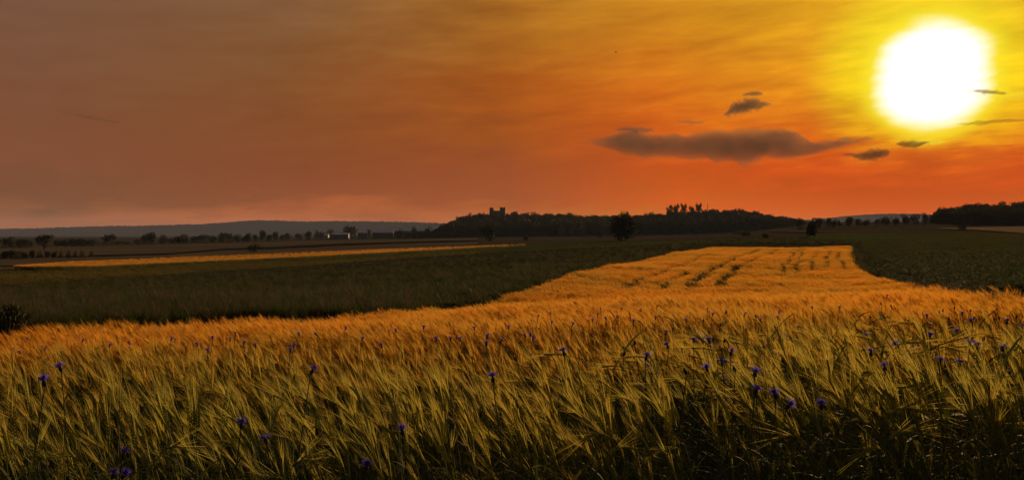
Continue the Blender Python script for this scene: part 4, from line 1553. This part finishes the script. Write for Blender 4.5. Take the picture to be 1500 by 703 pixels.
def tower(x0, x1, top, jag, side):
    g_ = G()
    w, cx_ = (x1 - x0) * mp, hx((x0 + x1) / 2) - O.x
    n_ = 14
    rt_ = []
    zb, zt = -6.0, hz(top) - O.z
    for k in range(n_):
        a = 2 * math.pi * k / n_
        rt_.append((math.cos(a) * w / 2, math.sin(a) * w / 2))
    b = len(g_.v)
    for lvl in range(3):
        for k, (x, y) in enumerate(rt_):
            sc2 = (1.04, 1.0, 1.0)[lvl]
            z = (zb, zt * .5, zt - jag[k % len(jag)])[lvl]
            g_.v.append((cx_ + x * sc2, y * sc2, z))
    for lvl in range(3):
        for k, (x, y) in enumerate(rt_):
            g_.v.append((cx_ + x * .72, y * .72, (zt - jag[k % len(jag)], zt * .5, zt * .3)[lvl]))
    for lvl in range(5):
        for k in range(n_):
            k2 = (k + 1) % n_
            g_.f.append((b + lvl * n_ + k, b + lvl * n_ + k2, b + (lvl + 1) * n_ + k2, b + (lvl + 1) * n_ + k))
            g_.mi.append(0)
    g_.f.append(tuple(b + 5 * n_ + k for k in range(n_)))
    g_.mi.append(0)
    tw = link('tower', g_.mesh('tower', [M['stone']]), ruin)
    w_ = G()
    w_.box((cx_ + side * w * .2, -w * .49, zt * .55), (.7, .5, 1.6))
    link('window', w_.mesh('window', [M['glass']]), tw)
    return tw, cx_, zt, w


tower(717.0, 723.2, 304.0, [.9, 1.1, .2, 0, .5, 1.4, 1.2], 1)
tw, cx_, zt, w = tower(732.2, 740.4, 303.6, [0, .2, .1, .5, .9, .4, .1], -1)
fp = G()
fp.tube([(cx_ + w * .38, 0, zt - 1), (cx_ + w * .38, 0, zt + 2.0)], [.14, .09], 5)
link('pole', fp.mesh('pole', [M['metal']]), tw)
wl = G()
xa, xb = hx(722.5) - O.x, hx(733) - O.x
nseg = 8
for k in range(nseg):
    x0_, x1_ = xa + (xb - xa) * k / nseg, xa + (xb - xa) * (k + 1) / nseg
    wl.box(((x0_ + x1_) / 2, 0, (hz(308.6) - O.z - 6) / 2 - (.25 * (k % 2))), (x1_ - x0_ - .01, 1.2, hz(308.6) - O.z + 6))
link('wall', wl.mesh('wall', [M['stone']]), ruin)

# thin mast beside the tall trees
YM = 1215.0
mb = at(1036.5, 318, YM)
mast = link('mast', None, None, (mb.x, YM, float(T(mb.x, YM))))
tag(mast, 'thin dark mast with short cross-arms right of the tall crest trees', 'mast')
ht = at(1036.5, 297, YM).z - mast.location.z
g = G()
g.tube([(0, 0, -.5), (0, 0, ht * .5), (0, 0, ht)], [.5, .38, .16], 6)
link('pole', g.mesh('pole', [M['metal']]), mast)
for f in (.72, .82, .9):
    g = G()
    g.tube([(-1.1 * (1.3 - f), 0, ht * f), (1.1 * (1.3 - f) + .6, 0, ht * f)], .16, 5)
    link('arm', g.mesh('arm', [M['metal']]), mast)


def shed(x0, x1, eave, ridge_, base, Y, label, depth=7, name='shed', cat='shed'):
    p = at((x0 + x1) / 2, base, Y)
    z0 = float(T(p.x, Y)) - .3
    o = link(name, None, None, (p.x, Y, z0))
    tag(o, label, cat, 'pale buildings on the plain')
    w = (x1 - x0) * Y / F
    ze, zr = at(0, eave, Y).z - z0, at(0, ridge_, Y).z - z0
    g_ = G()
    d = depth / 2
    v = [(-w / 2, -d, 0), (w / 2, -d, 0), (w / 2, d, 0), (-w / 2, d, 0), (-w / 2, -d, ze), (w / 2, -d, ze), (w / 2, d, ze), (-w / 2, d, ze), (-w / 2, 0, zr - .15), (w / 2, 0, zr - .15)]
    g_.add(v, [(0, 1, 5, 4), (2, 3, 7, 6), (1, 2, 6, 9, 5), (3, 0, 4, 8, 7)])
    link('wall', g_.mesh('wall', [M['shed_wall']]), o)
    r_ = G()
    e = .5
    for sy in (-1, 1):
        sl_ = (zr - ze) / d
        v = [(-w / 2 - e, sy * (d + e), ze - sl_ * e + .02), (w / 2 + e, sy * (d + e), ze - sl_ * e + .02), (w / 2 + e, 0, zr + .02), (-w / 2 - e, 0, zr + .02)]
        v += [(a, b, c_ + .25) for a, b, c_ in v]
        r_.add(v, [(0, 1, 2, 3), (4, 7, 6, 5), (0, 4, 5, 1), (1, 5, 6, 2), (2, 6, 7, 3), (3, 7, 4, 0)])
    link('roof', r_.mesh('roof', [M['shed_roof']]), o)
    n_ = max(1, int(w / 9))
    for k in range(n_):
        ww = G()
        ww.box((-w / 2 + (k + .5) * w / n_, -d - .02, ze * .6), (2.2, .1, min(1.2, ze * .4)))
        link('window', ww.mesh('window', [M['glass']]), o)
    return o


YB = 1050
shed(487, 511, 343.5, 341.5, 350, YB, 'low grey shed left of the broad rounded tree')
shed(525, 538, 341, 338.6, 350, YB, 'short shed with a bright roof right of the broad rounded tree')
shed(546, 576, 340.5, 337, 350, YB + 10, 'long grey-blue shed standing behind two low trees')
shed(558, 602, 338, 335, 350, YB + 60, 'longest shed with a bright thin roof line, the rear one')
shed(603, 622, 338, 335, 350, YB + 40, 'shed with a bright roof close to the wooded hill', )
shed(477.5, 481.5, 345, 342, 350, YB - 30, 'tiny white gabled house left of the low grey shed', 8, 'house', 'house')

# ------------------------------------------------------------------ a bird far up in the orange sky
bp = at(902, 77, 160)
bd = link('bird', None, None, bp)
tag(bd, 'tiny dark bird, a speck high in the orange sky', 'bird')
g = G()
g.tube([(-.20, 0, .02), (-.12, 0, .01), (0, 0, 0), (.10, 0, .02), (.17, 0, .05), (.21, 0, .05)], [.01, .05, .075, .05, .04, .01], 8)
link('body', g.mesh('body', [M['bird']], True), bd)
for s in (-1, 1):
    g = G()
    v = [(.07, s * .05, .02), (-.07, s * .05, .02), (-.08, s * .28, .12), (.04, s * .26, .13), (-.08, s * .48, .08)]
    g.add(v + [(a, b, c_ + .012) for a, b, c_ in v], [(0, 1, 2, 3), (3, 2, 4), (5, 8, 7, 6), (8, 9, 7), (0, 3, 8, 5), (3, 4, 9, 8), (4, 2, 7, 9), (2, 1, 6, 7), (1, 0, 5, 6)])
    link('wing', g.mesh('wing', [M['bird']]), bd)
